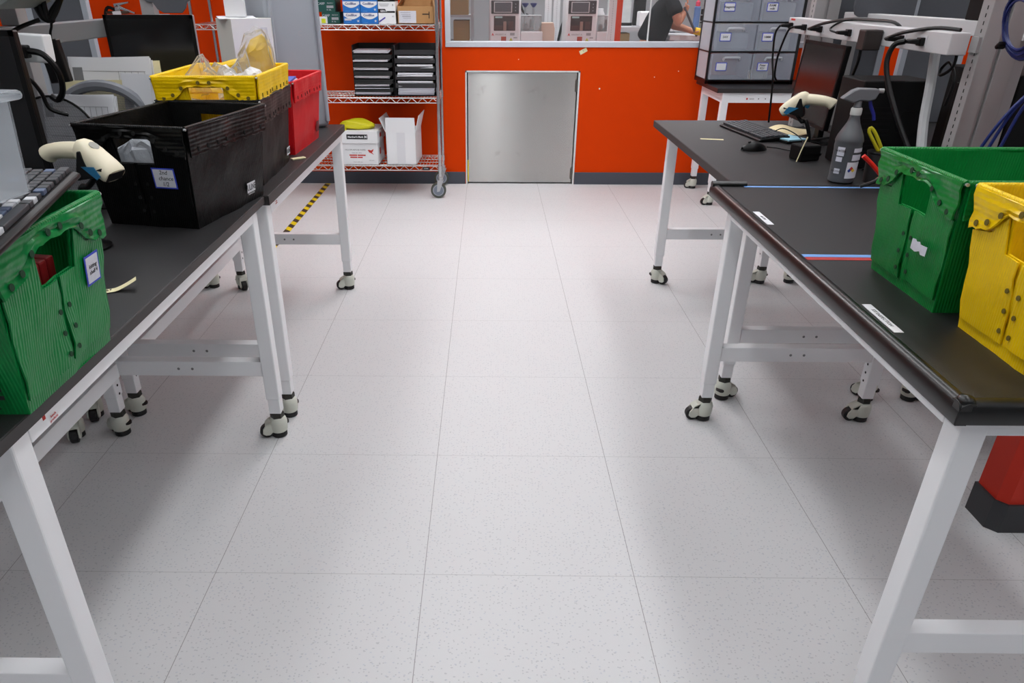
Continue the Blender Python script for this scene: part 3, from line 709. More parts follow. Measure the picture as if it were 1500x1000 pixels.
# scanners
def make_scanner(label_s, label_t, loc, rz, headz, tip):
    """stand with base, gooseneck and cradle; the scanner lies in the cradle, head to local -x, handle to +x"""
    st = thing('scanner_stand', label_t, 'stand', loc, rz)
    MB().lathe([(.06, .0005), (.062, .006), (.035, .016), (.012, .03)], (0, 0, 0)).build('base', BLACK, st, smooth='auto')
    MB().tube([(0, 0, .02), (0, 0, .05), (-.01, .0, headz*.5), (-.03, 0, headz*.72), (tip*.6, 0, headz-.06), (tip, 0, headz-.03)], .008, 10).build('gooseneck', BLACK, st, smooth='auto')
    c = MB(); c.prism([(tip-.055, -.034, headz-.022), (tip+.03, -.034, headz-.038), (tip+.03, -.034, headz-.022), (tip+.012, -.034, headz+.035), (tip+.004, -.034, headz+.035), (tip-.008, -.034, headz-.01), (tip-.052, -.034, headz-.002)], (0, .068, 0)).build('cradle', BLACK, st, bevel=.003)
    s = thing('barcode_scanner', label_s, 'scanner', (Matrix.Translation(loc) @ Matrix.Rotation(rz, 4, 'Z') @ Vector((tip, 0, headz))), rz)
    m = MB(); seg = 18; vs = []
    ca, sa = math.cos(R(38)), math.sin(R(38))
    def hp(l, y, w_): return Vector((.018-l*ca-w_*sa, y, .034-l*sa-.0+w_*ca))     # along the head axis, across, out of its back
    prof = [(-.022, .010, .012), (-.014, .021, .022), (.0, .027, .028), (.03, .031, .030), (.07, .034, .027), (.092, .036, .022), (.098, .033, .018)]
    for l, ry, rw in prof:
        for i in range(seg):
            a = 2*PI*i/seg; cx_, sx_ = math.cos(a), math.sin(a)
            vs.append(hp(l, ry*math.copysign(abs(cx_)**.75, cx_), rw*math.copysign(abs(sx_)**.75, sx_)))
    m._faces(vs, [tuple(range(seg))[::-1], tuple(range((len(prof)-1)*seg, len(prof)*seg))]+[(j*seg+i, j*seg+(i+1) % seg, (j+1)*seg+(i+1) % seg, (j+1)*seg+i) for j in range(len(prof)-1) for i in range(seg)])
    m.build('head', CREAM, s, smooth='auto')
    MB().tube([(.0, 0, .026), (.04, 0, .030), (.09, 0, .028), (.122, 0, .022), (.138, 0, .012)], [.024, .0235, .0225, .022, .0215, .021, .0205, .02, .0195, .0205, .022, .0225, .019], 16).build('handle', CREAM, s, smooth='auto')
    for sy in (-1, 1): MB().prism([hp(.03, sy*.0325, -.022), hp(.082, sy*.0365, -.018), hp(.086, sy*.0365, -.004), hp(.06, sy*.0350, .004)], (0, sy*.002, 0)).build('side_trim', TEAL, s)
    MB().box((.036, 0, .004), (.018, .014, .016), (0, R(25), 0)).build('trigger', TEAL, s, bevel=.004)
    MB().lathe([(.0125, 0), (.0125, .002)], c=hp(.02, 0, .0285), seg=16, axis=(-sa, 0, ca)).build('button', mat('grey_button', (150, 148, 140), .5), s)
    MB().prism([hp(.0975, -.028, -.014), hp(.0975, .028, -.014), hp(.0975, .028, .012), hp(.0975, -.028, .012)], (-.002*ca, 0, -.002*sa)).build('window', BLACK, s)
    return s
make_scanner('cream and teal barcode scanner cradled beside the labelled black tote', 'black gooseneck stand holding the scanner on the left bench', (-.90, .285, H), R(165), .228, -.085)
make_scanner('cream and teal barcode scanner cradled in front of the right monitor', 'black gooseneck stand holding the scanner on the far right bench', (1.535, 1.60, H), R(-28), .185, -.07)
# paper work on the left
def paper_stack(label, loc, rz, w_, h_, th, tiltx, n=5, m=PAPER, lines=True, group=None, seed=1):
    """upright leaning sheets; local x = width, z = height"""
    t = thing('paper_stack', label, 'paper', loc, group=group, rot=(tiltx, 0, rz))
    rnd = random.Random(seed); mb = MB()
    for k in range(n):
        mb.box((rnd.uniform(-.006, .006), k*th/n, h_/2+rnd.uniform(-.004, .006)), (w_, th/n*.7, h_), (0, rnd.uniform(-.03, .03), 0))
    mb.build('sheets', m, t)
    if lines:
        ln = MB(); z = h_*.93
        for k in range(6): ln.box((0, -th/n*.5, h_*(.9-k*.1)), (w_*.86, .0004, .0012))
        for k in range(5): ln.box((w_*(.1+.08*k), -th/n*.5, h_*.65), (.001, .0004, h_*.5))
        ln.box((-w_*.4, -th/n*.5, h_*.86), (w_*.12, .0004, h_*.14))
        ln.build('printed_table', INKG, t)
    return t
paper_stack('upright printed forms in front of the far black monitor on the left', (-1.165, 1.13, H), R(-4), .30, .40, .02, R(-6), seed=2)
paper_stack('cream folder standing behind the printed forms on the left bench', (-1.15, 1.19, H), R(-3), .29, .385, .008, R(-6), n=2, m=MASK, lines=False, seed=3)
paper_stack('printed table sheets leaning behind the black mesh rack on the left bench', (-1.17, .86, H), R(-6), .25, .31, .03, R(-8), n=7, seed=5)
o = paper_stack('slanted single page lying against the grey arched rack', (-1.01, .958, H), R(-24), .13, .365, .003, R(-5), n=1, lines=False, seed=6)
paper_stack('cream folder edge in front of the printed forms and behind the grey arched rack', (-1.20, 1.09, H), R(-4), .23, .335, .006, R(-4), n=2, m=MASK, lines=False, seed=9)
# arched racks
def arch_rack(label, loc, rz, w_, h_, rimm, rim_r, mesh=True):
    t = thing('file_rack', label, 'rack', loc, rz)
    pts = [(w_/2*math.cos(a)*1.0, 0, h_*.62+h_*.38*math.sin(a)) for a in [PI-i*PI/14 for i in range(15)]]
    pts = [(-w_/2, 0, .004)]+pts+[(w_/2, 0, .004)]
    MB().tube(pts, rim_r, 8, 2).build('rim', rimm, t, smooth='auto')
    m = MB(); N = 72
    for i in range(N):
        x = -w_/2+(i+.5)*w_/N; top = h_*.62+h_*.38*math.sqrt(max(0, 1-(2*x/w_)**2)); m.box((x, .002, top/2), (.0014, .001, top))
    for k in range(90):
        z = .005+k*h_/91; hw = w_/2 if z < h_*.62 else w_/2*math.sqrt(max(0, 1-((z-h_*.62)/(h_*.38))**2)); m.box((0, .003, z), (2*hw, .001, .0014))
    m.build('mesh_panel', mat('wire_mesh_dark', (112, 112, 118), .5, .3), t)
    MB().bx(-w_/2, w_/2, -.04, .06, .0005, .004).build('base', BLACK, t)
    return t
arch_rack('black wire mesh file rack with an arched top on the left bench', (-1.15, .72, H), R(-6), .27, .33, BLACK, .0035)
arch_rack('grey arched rack with black mesh behind the labelled black tote', (-1.13, 1.00, H), R(-8), .34, .33, mat('rim_grey', (118, 120, 127), .5), .018)
# power rail on uprights, left
def power_rail(label, x0, x1, y0, y1, z0, z1, posts, post_x, side):
    t = thing('power_rail', label, 'power strip', ((x0+x1)/2, (y0+y1)/2, H))
    ox, oy = t.location.x, t.location.y
    MB().bx(x0-ox, x1-ox, y0-oy, y1-oy, z0-H, z1-H).build('rail', RAILM, t, bevel=.003)
    for (pa, pb, wide) in posts:
        p = MB(); xa, xb = post_x
        p.bx(xa-ox, xa-ox+.05, pa-oy, pb-oy, .0005, 1.1).bx(xb-ox-.055, xb-ox, pa-oy, pb-oy, .0005, 1.1).bx(xa+.045-ox, xb-.05-ox, pa+.012-oy, pb-oy, .0005, 1.1)
        po = p.build('post', GREYPOST, t, bevel=.002)
        s = MB()
        for k in range(26): s.box((xa-ox-.0004, (pa+pb)/2-oy-.004, .02+k*.022), (.0008, .004, .011))
        s.build('slot', HOLE, po)
        MB().bx(x1-ox-.001 if side > 0 else xb-ox, xa-ox+.001 if side > 0 else x0-ox, pa+.01-oy, pb-.01-oy, z0-H+.01, z1-H-.01).build('bracket', GREYPOST, t)
    return t
t = power_rail('long white power rail with plugs on grey slotted posts above the right bench', 1.65, 1.712, .972, 2.385, 1.318, 1.384, [(.915, .975, 1), (2.27, 2.33, 1)], (1.72, 1.838), 1)
ox, oy = t.location.x, t.location.y
for y in (2.33, 2.16, 1.98, 1.69, 1.46, 1.27, 1.13): MB().box((1.6495-ox, y-oy, 1.351-H), (.001, .045, .034)).build('socket', mat('socket_white', (200, 200, 204), .5), t)
MB().box((1.6494-ox, 2.33-oy, 1.376-H), (.001, .05, .008)).build('rating_label', INKR, t)
t = thing('power_rail', 'grey power rail above the left benches running behind the black monitors', 'power strip', (-1.33, 1.2, H))
MB().bx(-.0275, .0275, -.95, .95, .45, .512).build('rail', mat('grey_rail', (112, 113, 116), .5), t, bevel=.003)
for y in (-.245, .80):
    MB().bx(-.03, .03, y-.03, y+.03, .0005, .449).bx(-.028, .028, y-.028, y+.028, .513, .85).build('post', GREYPOST, t, bevel=.002)
# plugs on the right rail
def plug(label, y, blk=False, big=False):
    t = thing('plug', label, 'plug', (1.649, y, 1.349), 0, 'black plugs in the right power rail')
    if big: MB().box((-.034, 0, -.012), (.066, .058, .07)).build('body', mat('brown_black', (36, 28, 26), .5), t, bevel=.004)
    else: MB().box((-.008, 0, 0), (.016, .03, .026)).build('body', BLACK, t, bevel=.003); 
    if not big: MB().prism([(-.016, .012, -.009), (-.016, .012, .009), (-.05, .022, .006), (-.05, .022, -.006)], (0, -.024, 0)).build('grip', BLACK, t, bevel=.003)
    return t
names = {2.33: 'first black plug at the far end of the right power rail', 2.16: 'second black plug from the far end of the right power rail', 1.98: 'third black plug from the far end of the right power rail, cable rising', 1.69: 'fourth black plug, in the middle of the right power rail', 1.27: 'black plug just right of the square power adapter', 1.13: 'black plug nearest the open end of the right power rail, thick cable hanging'}
for y, l in names.items(): plug(l, y)
plug('square brown black power adapter plugged into the right power rail', 1.44, big=True)
def cable(label, pts, r, m=BLACK, group=None, name='cable', seg=8, sm=5):
    P0 = Vector(pts[0]); o = MB().tube([Vector(p)-P0 for p in pts], r, seg, sm).build(name, m, loc=P0, smooth='auto'); return tag(o, label, 'cable', group)
cable('bright blue cord looped behind the left keyboard below the scanner', [(-.86, .12, H+.12), (-.83, .10, H+.15), (-.80, .11, H+.14), (-.785, .13, H+.165), (-.79, .15, H+.15), (-.83, .17, H+.08), (-.87, .20, H+.007)], .006, mat('cord_blue', (30, 90, 210), .4))
cable('thick black cable hanging from the nearest plug down behind the right green tote', [(1.60, 1.15, 1.349), (1.575, 1.17, 1.335), (1.565, 1.17, 1.28), (1.575, 1.13, 1.2), (1.60, 1.06, 1.1), (1.63, .98, 1.0), (1.66, .90, .895)], .009)
cable('black cable arching from the third plug along the top of the right rail', [(1.60, 2.0, 1.349), (1.62, 1.9, 1.375), (1.655, 1.75, 1.396), (1.685, 1.6, 1.398), (1.70, 1.45, 1.395), (1.722, 1.40, 1.36)], .006)
cable('black cable arching from the plug beside the square adapter', [(1.60, 1.29, 1.349), (1.62, 1.22, 1.372), (1.66, 1.1, 1.392), (1.69, 1.0, 1.391)], .006)
cable('pair of black cords drooping from the far plugs beside the right monitor', [(1.60, 2.35, 1.349), (1.585, 2.36, 1.31), (1.59, 2.35, 1.2), (1.60, 2.32, 1.1), (1.62, 2.33, .9)], .005)
cable('black cord from the second plug joining the drooping pair', [(1.60, 2.18, 1.349), (1.585, 2.2, 1.33), (1.585, 2.27, 1.22), (1.60, 2.31, 1.13), (1.62, 2.32, 1.10)], .005)
cable('thin black cord from the middle plug to the top of the right rail', [(1.60, 1.71, 1.349), (1.59, 1.75, 1.36), (1.63, 1.74, 1.39), (1.68, 1.70, 1.396)], .004)
cable('thin black cord hanging below the square adapter', [(1.60, 1.46, 1.302), (1.60, 1.46, 1.26), (1.61, 1.5, 1.21)], .006)
CONDUIT = mat('white_conduit', (190, 190, 192), .5)
o = cable('white flexible conduit hanging from the right rail to the bench', [(1.75, 1.22, 1.33), (1.755, 1.20, 1.2), (1.75, 1.17, 1.08), (1.735, 1.10, .96), (1.73, 1.08, .9)], .017, CONDUIT)
o = cable('black looped cord dangling at the end of the right rail', [(1.716, 1.03, 1.33), (1.71, 1.02, 1.28), (1.70, 1.06, 1.25), (1.715, 1.09, 1.27), (1.715, 1.05, 1.29), (1.715, 1.0, 1.24), (1.715, 1.01, 1.16)], .005)
# right monitor, computer
monitor('black monitor facing the aisle on the far right bench, its screen reflecting the red wall', (1.635, 1.875, H), R(-90), .43, .335, .247, tilt=R(-4))
t = thing('computer_case', 'black computer case lying on the far right bench behind the spray bottle', 'computer', (1.70, 1.40, H))
MB().bx(-.13, .13, -.10, .10, .001, .32).build('case', MATTE, t, bevel=.005)
m = MB()
for k in range(9): m.bx(-.11, .0, -.1015, -.1005, .06+k*.02, .068+k*.02)
m.build('vent', BLACK, t); MB().cyl((.065, -.1008, .17), (.065, -.103, .17), .045, 24).build('fan_grille', BLACK, t)
o = MB().bx(-.05, .05, -.06, .06, .0005, .006).build('sticky_pad', mat('sky_paper', (150, 196, 214), .7), loc=(1.56, 1.9-.02, H+.012), rot=(0, 0, R(20))); tag(o, 'pale blue sticky pad beside the right keyboard', 'note pad')
o = MB().bx(-.055, .055, -.06, .06, .0005, .012).build('device_dock', BLACK, loc=(1.56, 1.88, H-.0005), rot=(0, 0, R(20)), bevel=.003); tag(o, 'flat black device under the pale blue sticky pad', 'device')
m = MB(); m.grid(lambda u, v: (-.1+u*.2, -.05+v*.1, .004+.02*math.sin(u*3)*v+.008*math.sin(u*7)), 12, 6)
o = m.build('paper_note', mat('cream_paper', (222, 206, 164), .8), loc=(1.635, 2.10, H+.003), rot=(0, 0, R(-25)), solid=.003, smooth='auto'); tag(o, 'curled cream papers lying under the right monitor', 'paper')
t = thing('mouse', 'black computer mouse on the far right bench near the keyboard', 'mouse', (1.332, 1.665, H), R(12))
m = MB(); m.grid(lambda u, v: Vector((-.056+.112*u, 0, .0008))+Vector((0, .031*math.cos(PI*v)*math.sin(PI*min(max(u, .02), .98))**.42, .036*math.sin(PI*v)**.8*math.sin(PI*min(max(u*.9+.07, .02), .98))**.6)), 16, 12)
m.build('shell', BLACK, t, smooth=True); MB().cyl((-.03, 0, .033), (-.02, 0, .035), .004, 8).build('wheel', MATTE, t)
cable('black mouse cord running from the mouse to the black dock', [(1.39, 1.675, H+.012), (1.44, 1.68, H+.006), (1.47, 1.64, H+.005), (1.50, 1.62, H+.005)], .0022)
cable('black keyboard cord curling over the flat black device', [(1.51, 1.97, H+.02), (1.55, 1.95, H+.045), (1.59, 1.88, H+.03), (1.60, 1.80, H+.006), (1.56, 1.74, H+.005)], .0025)
t = thing('dock', 'small black boxy dock beside the scanner stand on the right bench', 'dock', (1.475, 1.475, H), R(15))
MB().bx(-.045, .045, -.04, .04, .0005, .062).build('body', MATTE, t, bevel=.006); MB().bx(-.045, .045, -.0412, -.0405, .02, .03).build('front_strip', BLACK, t)
o = MB().tube([(0, 0, .0), (.012, .0, .05), (.03, .01, .095)], .0022, 6).build('cable_tie', MASK, loc=(1.425, 1.42, H+.002)); tag(o, 'pale twist tie standing in front of the small black dock', 'tie')
o = MB().box((0, 0, .003), (.03, .018, .004), (0, 0, .4)).build('cable_tag', mat('lime', (110, 200, 60), .5), loc=(1.63, 1.42-.09, H+.001)); tag(o, 'small lime green tag behind the spray bottle', 'tag')
cable('tangle of black cables on the bench behind the scanner stand', [(1.58, 1.72, H+.006), (1.66, 1.70, H+.02), (1.72, 1.62, H+.012), (1.74, 1.70, H+.03), (1.67, 1.76, H+.012), (1.60, 1.78, H+.02), (1.64, 1.68, H+.05), (1.72, 1.74, H+.045)], .004)
cable('black cords lying in front of the computer case', [(1.62, 1.27, H+.006), (1.70, 1.22, H+.02), (1.78, 1.16, H+.01), (1.76, 1.28, H+.03), (1.66, 1.30, H+.012), (1.60, 1.32, H+.006)], .004)
# spray bottle
BOT = mat('bottle_grey', (80, 82, 86), .38); TRG = mat('trigger_grey', (106, 108, 112), .4); TRB = mat('trigger_blue', (30, 36, 130), .4)
t = thing('spray_bottle', 'grey spray bottle with a blue trigger and white hazard label', 'bottle', (1.458, 1.085, H), R(-4))
MB().lathe([(.036, .0008), (.043, .006), (.044, .012), (.043, .02), (.0425, .03), (.0445, .115), (.046, .128), (.045, .14), (.047, .145), (.046, .152), (.042, .165), (.032, .185), (.022, .205), (.017, .222), (.0165, .235)], seg=36).build('body', BOT, t, smooth='auto')
MB().lathe([(.018, .232), (.0185, .236), (.0185, .252), (.016, .256)], seg=20).build('collar', mat('collar_grey', (186, 188, 184), .5), t, smooth='auto')
m = MB(); m.prism([(-.062, -.016, .285), (-.03, -.016, .312), (-.01, -.016, .32), (.055, -.016, .318), (.058, -.016, .305), (.05, -.016, .285), (.03, -.016, .278), (.0, -.016, .28), (-.02, -.016, .272)], (0, .032, 0)).lathe([(.014, .255), (.012, .265), (.011, .29)], seg=16)
m.build('trigger_head', TRG, t, bevel=.004, smooth='auto')
MB().cyl((.058, 0, .311), (.075, 0, .311), .008, 14).build('nozzle', mat('nozzle_grey', (150, 152, 152), .5), t)
MB().tube([(.036, 0, .285), (.045, 0, .26), (.06, 0, .235), (.066, 0, .215)], .006, 8).build('trigger', TRB, t, smooth='auto')
def wrap(name, m, r, a0, a1, z0, z1, parent):
    mb = MB(); mb.grid(lambda u, v: (r*math.sin(a0+(a1-a0)*u), -r*math.cos(a0+(a1-a0)*u), z0+(z1-z0)*v), 10, 1); return mb.build(name, m, parent, smooth='auto')
l_ = wrap('hazard_label', PAPER, .0455, R(-8), R(62), .022, .078, t)
dmd = MB()
for (du, dz, mi) in ((0, .007, 1), (-.007, 0, 0), (.007, 0, 2), (0, -.007, 3)):
    a = R(14); q = Vector((.0462*math.sin(a), -.0462*math.cos(a), .05)); ux = Vector((math.cos(a), math.sin(a), 0)); uz = Vector((0, 0, 1)); c = q+ux*du+uz*dz
    dmd.m(mi).quad(c-ux*.007, c-uz*.007, c+ux*.007, c+uz*.007)
dmd.build('hazard_diamond', [mat('haz_blue', (40, 60, 140), .6), mat('haz_red', (190, 50, 40), .6), mat('haz_yellow', (226, 190, 50), .6), PAPER], l_, normals=False)
l_ = wrap('warning_label', PAPERG, .0468, R(-62), R(-30), .098, .128, t); text('label_text', 'WATER', .011, INK, l_, (-.0345, -.0335, .115), (PI/2, 0, R(-46)))
wrap('warning_label', PAPERG, .0463, R(-62), R(-34), .078, .094, t)
l_ = wrap('warning_label', PAPERG, .0458, R(-60), R(-34), .036, .054, t); text('label_text', 'ALCOHOL', .008, INK, l_, (-.0345, -.0325, .045), (PI/2, 0, R(-47)))
wrap('text_label', PAPERG, .0470, R(8), R(75), .112, .126, t); wrap('text_label', PAPERG, .0466, R(6), R(75), .084, .104, t)
# pen cup with scissors and pliers
t = thing('pen_cup', 'dark mesh pen cup behind the spray bottle', 'cup', (1.575, 1.085, H))
m = MB(); m.lathe([(.034, .001), (.04, .105)], seg=20); m.build('wall', mat('cup_dark', (34, 31, 31), .5), t, smooth='auto')
MB().lathe([(.0405, .102), (.042, .106), (.0405, .11)], seg=20).build('rim', BLACK, t, smooth='auto')
YH = mat('handle_yellow', (196, 188, 30), .45)
t = thing('scissors', 'yellow handled scissors standing in the dark pen cup', 'scissors', (1.60, 1.085, H+.004), rot=(0, R(-14), 0))
MB().tube([(-.005, 0, .11), (-.022, 0, .15), (-.035, .003, .185), (-.028, .003, .197), (-.015, 0, .175), (.002, 0, .13), (.006, 0, .112)], .006, 8).build('handle', YH, t, smooth='auto')
MB().prism([(-.008, 0, .112), (.01, 0, .112), (.004, 0, .03)], (0, .002, 0)).build('blade', CHROME, t)
t = thing('pliers', 'red handled pliers lying beside the pen cup on the right bench', 'pliers', (1.51, .955, H))
MB().tube([(-.055, .0, .118), (-.02, -.004, .09), (.02, -.01, .052)], .0075, 8).build('handle', mat('handle_red', (216, 40, 24), .4), t, smooth='auto')
MB().tube([(-.035, .012, .012), (0, .0, .03), (.025, -.01, .048)], .007, 8).build('handle', mat('handle_black', (20, 20, 20), .4), t, smooth='auto')
MB().box((.045, -.014, .026), (.05, .02, .024), (0, R(40), 0)).lathe([(.014, -.012), (.014, .012)], c=(.028, -.012, .044), seg=12, axis=(0, 1, 0)).build('head', CHROME, t, bevel=.002)
cable('loops of tan string beside the pen cup', [(1.535, 1.0, H+.06), (1.56, .99, H+.05), (1.585, .985, H+.03), (1.57, 1.0, H+.012), (1.535, 1.0, H+.02), (1.55, .98, H+.045), (1.60, .965, H+.02)], .0012, mat('tan_string', (176, 150, 110), .8), name='string')
# blue network cable coil
t = thing('cable_coil', 'coil of blue network cable hanging from the right slotted post', 'cable', (1.712, .735, 1.415))
for k in range(10):
    r0 = .075+.008*math.sin(k*2.3); off = Vector((.006*math.sin(k*1.7)-.01*(k % 3), .006*math.cos(k*2.1), .008*math.sin(k*1.1)))
    MB().tube([off+Vector((-.02*math.sin(a*1), r0*math.cos(a), r0*1.05*math.sin(a))) for a in [i*2*PI/16 for i in range(17)]], .0042, 6, 2).build('loop', WIREB, t, smooth='auto')
MB().box((-.012, .056, -.056), (.028, .012, .022), (R(45), 0, 0)).build('cable_tie', BLACK, t, bevel=.004)
MB().tube([(-.0, .07, .06), (.0, .095, .07), (.01, .115, .06)], .004, 6).build('hook', BLACK, t, smooth='auto')
for k, (x, l) in enumerate(((1.56, 'first blue cable rising behind the right green tote'), (1.575, 'second blue cable rising behind the right green tote'), (1.60, 'third blue cable rising behind the right green tote, bending most'))):
    cable(l, [(x+.02, .56+k*.01, .889), (x-.01, .545, 1.0), (x, .53-k*.01, 1.1), (x+.03, .51, 1.2+k*.01), (x+.075, .5, 1.27+k*.015), (x+.14, .5, 1.33+k*.02)], .0045, WIREB)
# clear panel standing in the yellow tote
t = thing('foam_board', 'pale translucent board standing in the yellow tote on the right bench', 'board', (1.32, -.325, H+.005), R(-10), rot=(R(-4), R(-9), R(-10)))
MB().bx(-.09, .13, -.006, .006, 0, .52).build('sheet', clear('board_plastic', (226, 226, 228), .75, .4, .2), t, bevel=.002)

# ---- upper left clutter
o = MB().box((0, 0, 0), (.062, .028, .125), (0, R(-6), 0)).build('power_adapter', BLACK, loc=(-1.185, .87, 1.302), bevel=.004); tag(o, 'black power adapter brick hanging from the left power rail', 'adapter')
o = MB().box((0, 0, 0), (.185, .05, .075), (0, R(3), 0)).build('wall_box', CARD, loc=(-1.208, .73, 1.352), bevel=.004); tag(o, 'small white box fixed to the left power rail above the mesh rack', 'box')
t = thing('plug', 'black plug with a thick cord in the small white box on the left', 'plug', (-1.19, .70, 1.345))
MB().box((-.005, -.02, 0), (.09, .03, .035), (0, R(3), 0)).build('body', BLACK, t, bevel=.005)
cable('thick black cord looping down from the plug on the left rail', [(-1.15, .68, 1.345), (-1.11, .68, 1.335), (-1.085, .69, 1.29), (-1.09, .70, 1.24), (-1.11, .70, 1.21), (-1.13, .70, 1.22)], .009)
cable('black cord with a green plug end beside the tall left monitor', [(-1.20, .62, 1.30), (-1.15, .63, 1.285), (-1.13, .65, 1.24), (-1.12, .66, 1.19), (-1.08, .68, 1.17)], .006)
o = MB().cyl((-.012, 0, 0), (.014, 0, -.002), .011, 12).build('plug_collar', mat('plug_green', (90, 190, 50), .5), loc=(-1.205, .62, 1.302)); tag(o, 'green plug collar on the black cord beside the tall left monitor', 'plug')
for k, (dx, l) in enumerate(((0, 'leftmost black cord of the bundle hanging above the white box'), (.025, 'middle black cord of the bundle hanging above the white box'), (.05, 'rightmost black cord of the bundle hanging above the white box'))):
    cable(l, [(-1.22+dx, .86, 1.52), (-1.20+dx*.6, .86, 1.46), (-1.185+dx*.3, .86, 1.425), (-1.165+dx*.2, .86, 1.418), (-1.14-dx*.3, .86, 1.44), (-1.10+dx*.2, .86, 1.50)], .0075)
cable('thin black cord running down to the hanging power adapter', [(-1.16, .86, 1.42), (-1.165, .86, 1.40), (-1.175, .865, 1.385), (-1.182, .87, 1.362)], .004)
cable('black cord slanting across the left rail to the bundle', [(-1.29, .80, 1.37), (-1.24, .82, 1.40), (-1.19, .85, 1.42)], .006)
t = thing('hanging_bin', 'pale grey bin at the top left corner sitting on the power rail', 'bin', (-1.24, .62, 1.4405))
MB().prism([(-.2, -.12, .0), (.10, -.12, .0), (.16, -.12, .03), (.2, -.12, .12), (-.2, -.12, .12)], (0, .24, 0)).build('body', mat('pale_bin', (142, 148, 146), .6), t, bevel=.01)
MB().box((-.02, -.121, .03), (.06, .002, .02)).build('label', mat('label_green', (60, 160, 50), .6), t)
t.location = (-1.30, .78, 1.452)
pan = MB(); pts = [(-.12, .22), (-.118, .07), (-.10, .045), (-.07, .04), (-.055, .015), (-.03, 0), (.05, .0), (.07, .02), (.08, .045), (.12, .06), (.12, .22)]
o = pan.prism([(x, 0, z) for x, z in pts], (0, .012, 0)).build('felt_panel', GREYD, loc=(-1.225, 1.96, 1.408), bevel=.002); tag(o, 'grey panel with a wavy lower edge hanging above the far black monitor on the left', 'panel')
# partitions on the back benches
def partition(label, x0, x1, y, z1):
    t = thing('partition', label, 'partition', ((x0+x1)/2, y, H))
    w_ = x1-x0
    MB().bx(-w_/2, w_/2, -.012, .012, .001, z1-H).build('panel', GREYD, t, bevel=.002)
    m = MB()
    for s in (-1, 1): m.bx(s*w_/2-.014, s*w_/2+.014, -.018, .018, .001, z1-H+.01)
    m.build('frame', GREYP, t, bevel=.002)
partition('grey partition panel left of the red gap on the back right bench', 1.885, 2.155, 2.44, 1.62)
partition('grey partition panel right of the red gap on the back right bench', 2.275, 2.56, 2.44, 1.62)
partition('grey partition panel standing on the back left bench', -2.02, -1.75, 2.27, 1.62)
t = thing('felt_panel', 'grey panel with a rounded lower corner above the far end of the right rail', 'panel', (1.76, 2.2, 1.386))
MB().prism([(-.05, 0, .0), (.20, 0, .0), (.20, 0, .25), (-.08, 0, .25), (-.08, 0, .04), (-.07, 0, .012)], (0, .012, 0)).build('sheet', GREYD, t)
t.location = (1.93, 2.15, 1.392)
t = thing('power_rail', 'second white rail behind the right power rail', 'power strip', (1.95, 1.75, H))
MB().bx(-.03, .03, -.72, .65, .47, .52).build('rail', RAILM, t, bevel=.003)
for y in (-.65, .60): MB().bx(-.025, .025, y-.03, y+.03, .0005, .469).build('post', GREYPOST, t, bevel=.002)
t = thing('bracket_box', 'black box in a white bracket on top of the second right rail', 'box', (1.95, 1.32, H+.5205))
MB().bx(-.03, .05, -.05, .07, .0005, .07).build('body', MATTE, t, bevel=.003)
MB().bx(-.035, .06, -.075, -.052, .0, .085).bx(-.035, .06, -.075, .07, .0715, .082).build('bracket', WHITE, t, bevel=.003)
t = thing('brown_box', 'dull orange panel edge above the right rail', 'panel', (2.30, 1.75, H))
bpy.data.objects.remove(t)
# dark equipment on the back right bench
t = thing('computer_case', 'black computer case on the bench behind the right slotted post', 'computer', (2.20, 1.30, H))
MB().bx(-.2, .2, -.2, .22, .001, .36).build('case', MATTE, t, bevel=.006); MB().bx(-.205, -.2005, -.15, .15, .05, .3).build('front_panel', BLACK, t)
t = thing('chair', 'black mesh office chair back seen behind the right slotted post', 'chair', (1.95, .60, 0))
m = MB(); m.grid(lambda u, v: (.0+.05*math.sin(PI*v), -.25+.5*u, .95+.42*v*(1-.18*(2*u-1)**2)), 12, 8); m.build('backrest', mat('chair_mesh', (20, 20, 22), .7), t, solid=.02, smooth='auto')
MB().tube([(.03, 0, 1.0), (.05, 0, .7), (.1, 0, .5), (.25, 0, .46)], .02, 10).build('back_support', BLACK, t, smooth='auto')
MB().box((.28, 0, .48), (.44, .46, .07)).build('seat', mat('chair_mesh', (20, 20, 22), .7), t, bevel=.03)
MB().cyl((.28, 0, .10), (.28, 0, .45), .025, 14).build('column', CHROME, t, smooth='auto')
for k in range(5):
    a = 2*PI*k/5; MB().tube([(.28, 0, .11), (.28+.3*math.cos(a), .3*math.sin(a), .075)], .018, 8, 0).cyl((.28+.3*math.cos(a), .3*math.sin(a)-.012, .026), (.28+.3*math.cos(a), .3*math.sin(a)+.012, .026), .026, 14).build('leg', BLACK, t, smooth='auto')

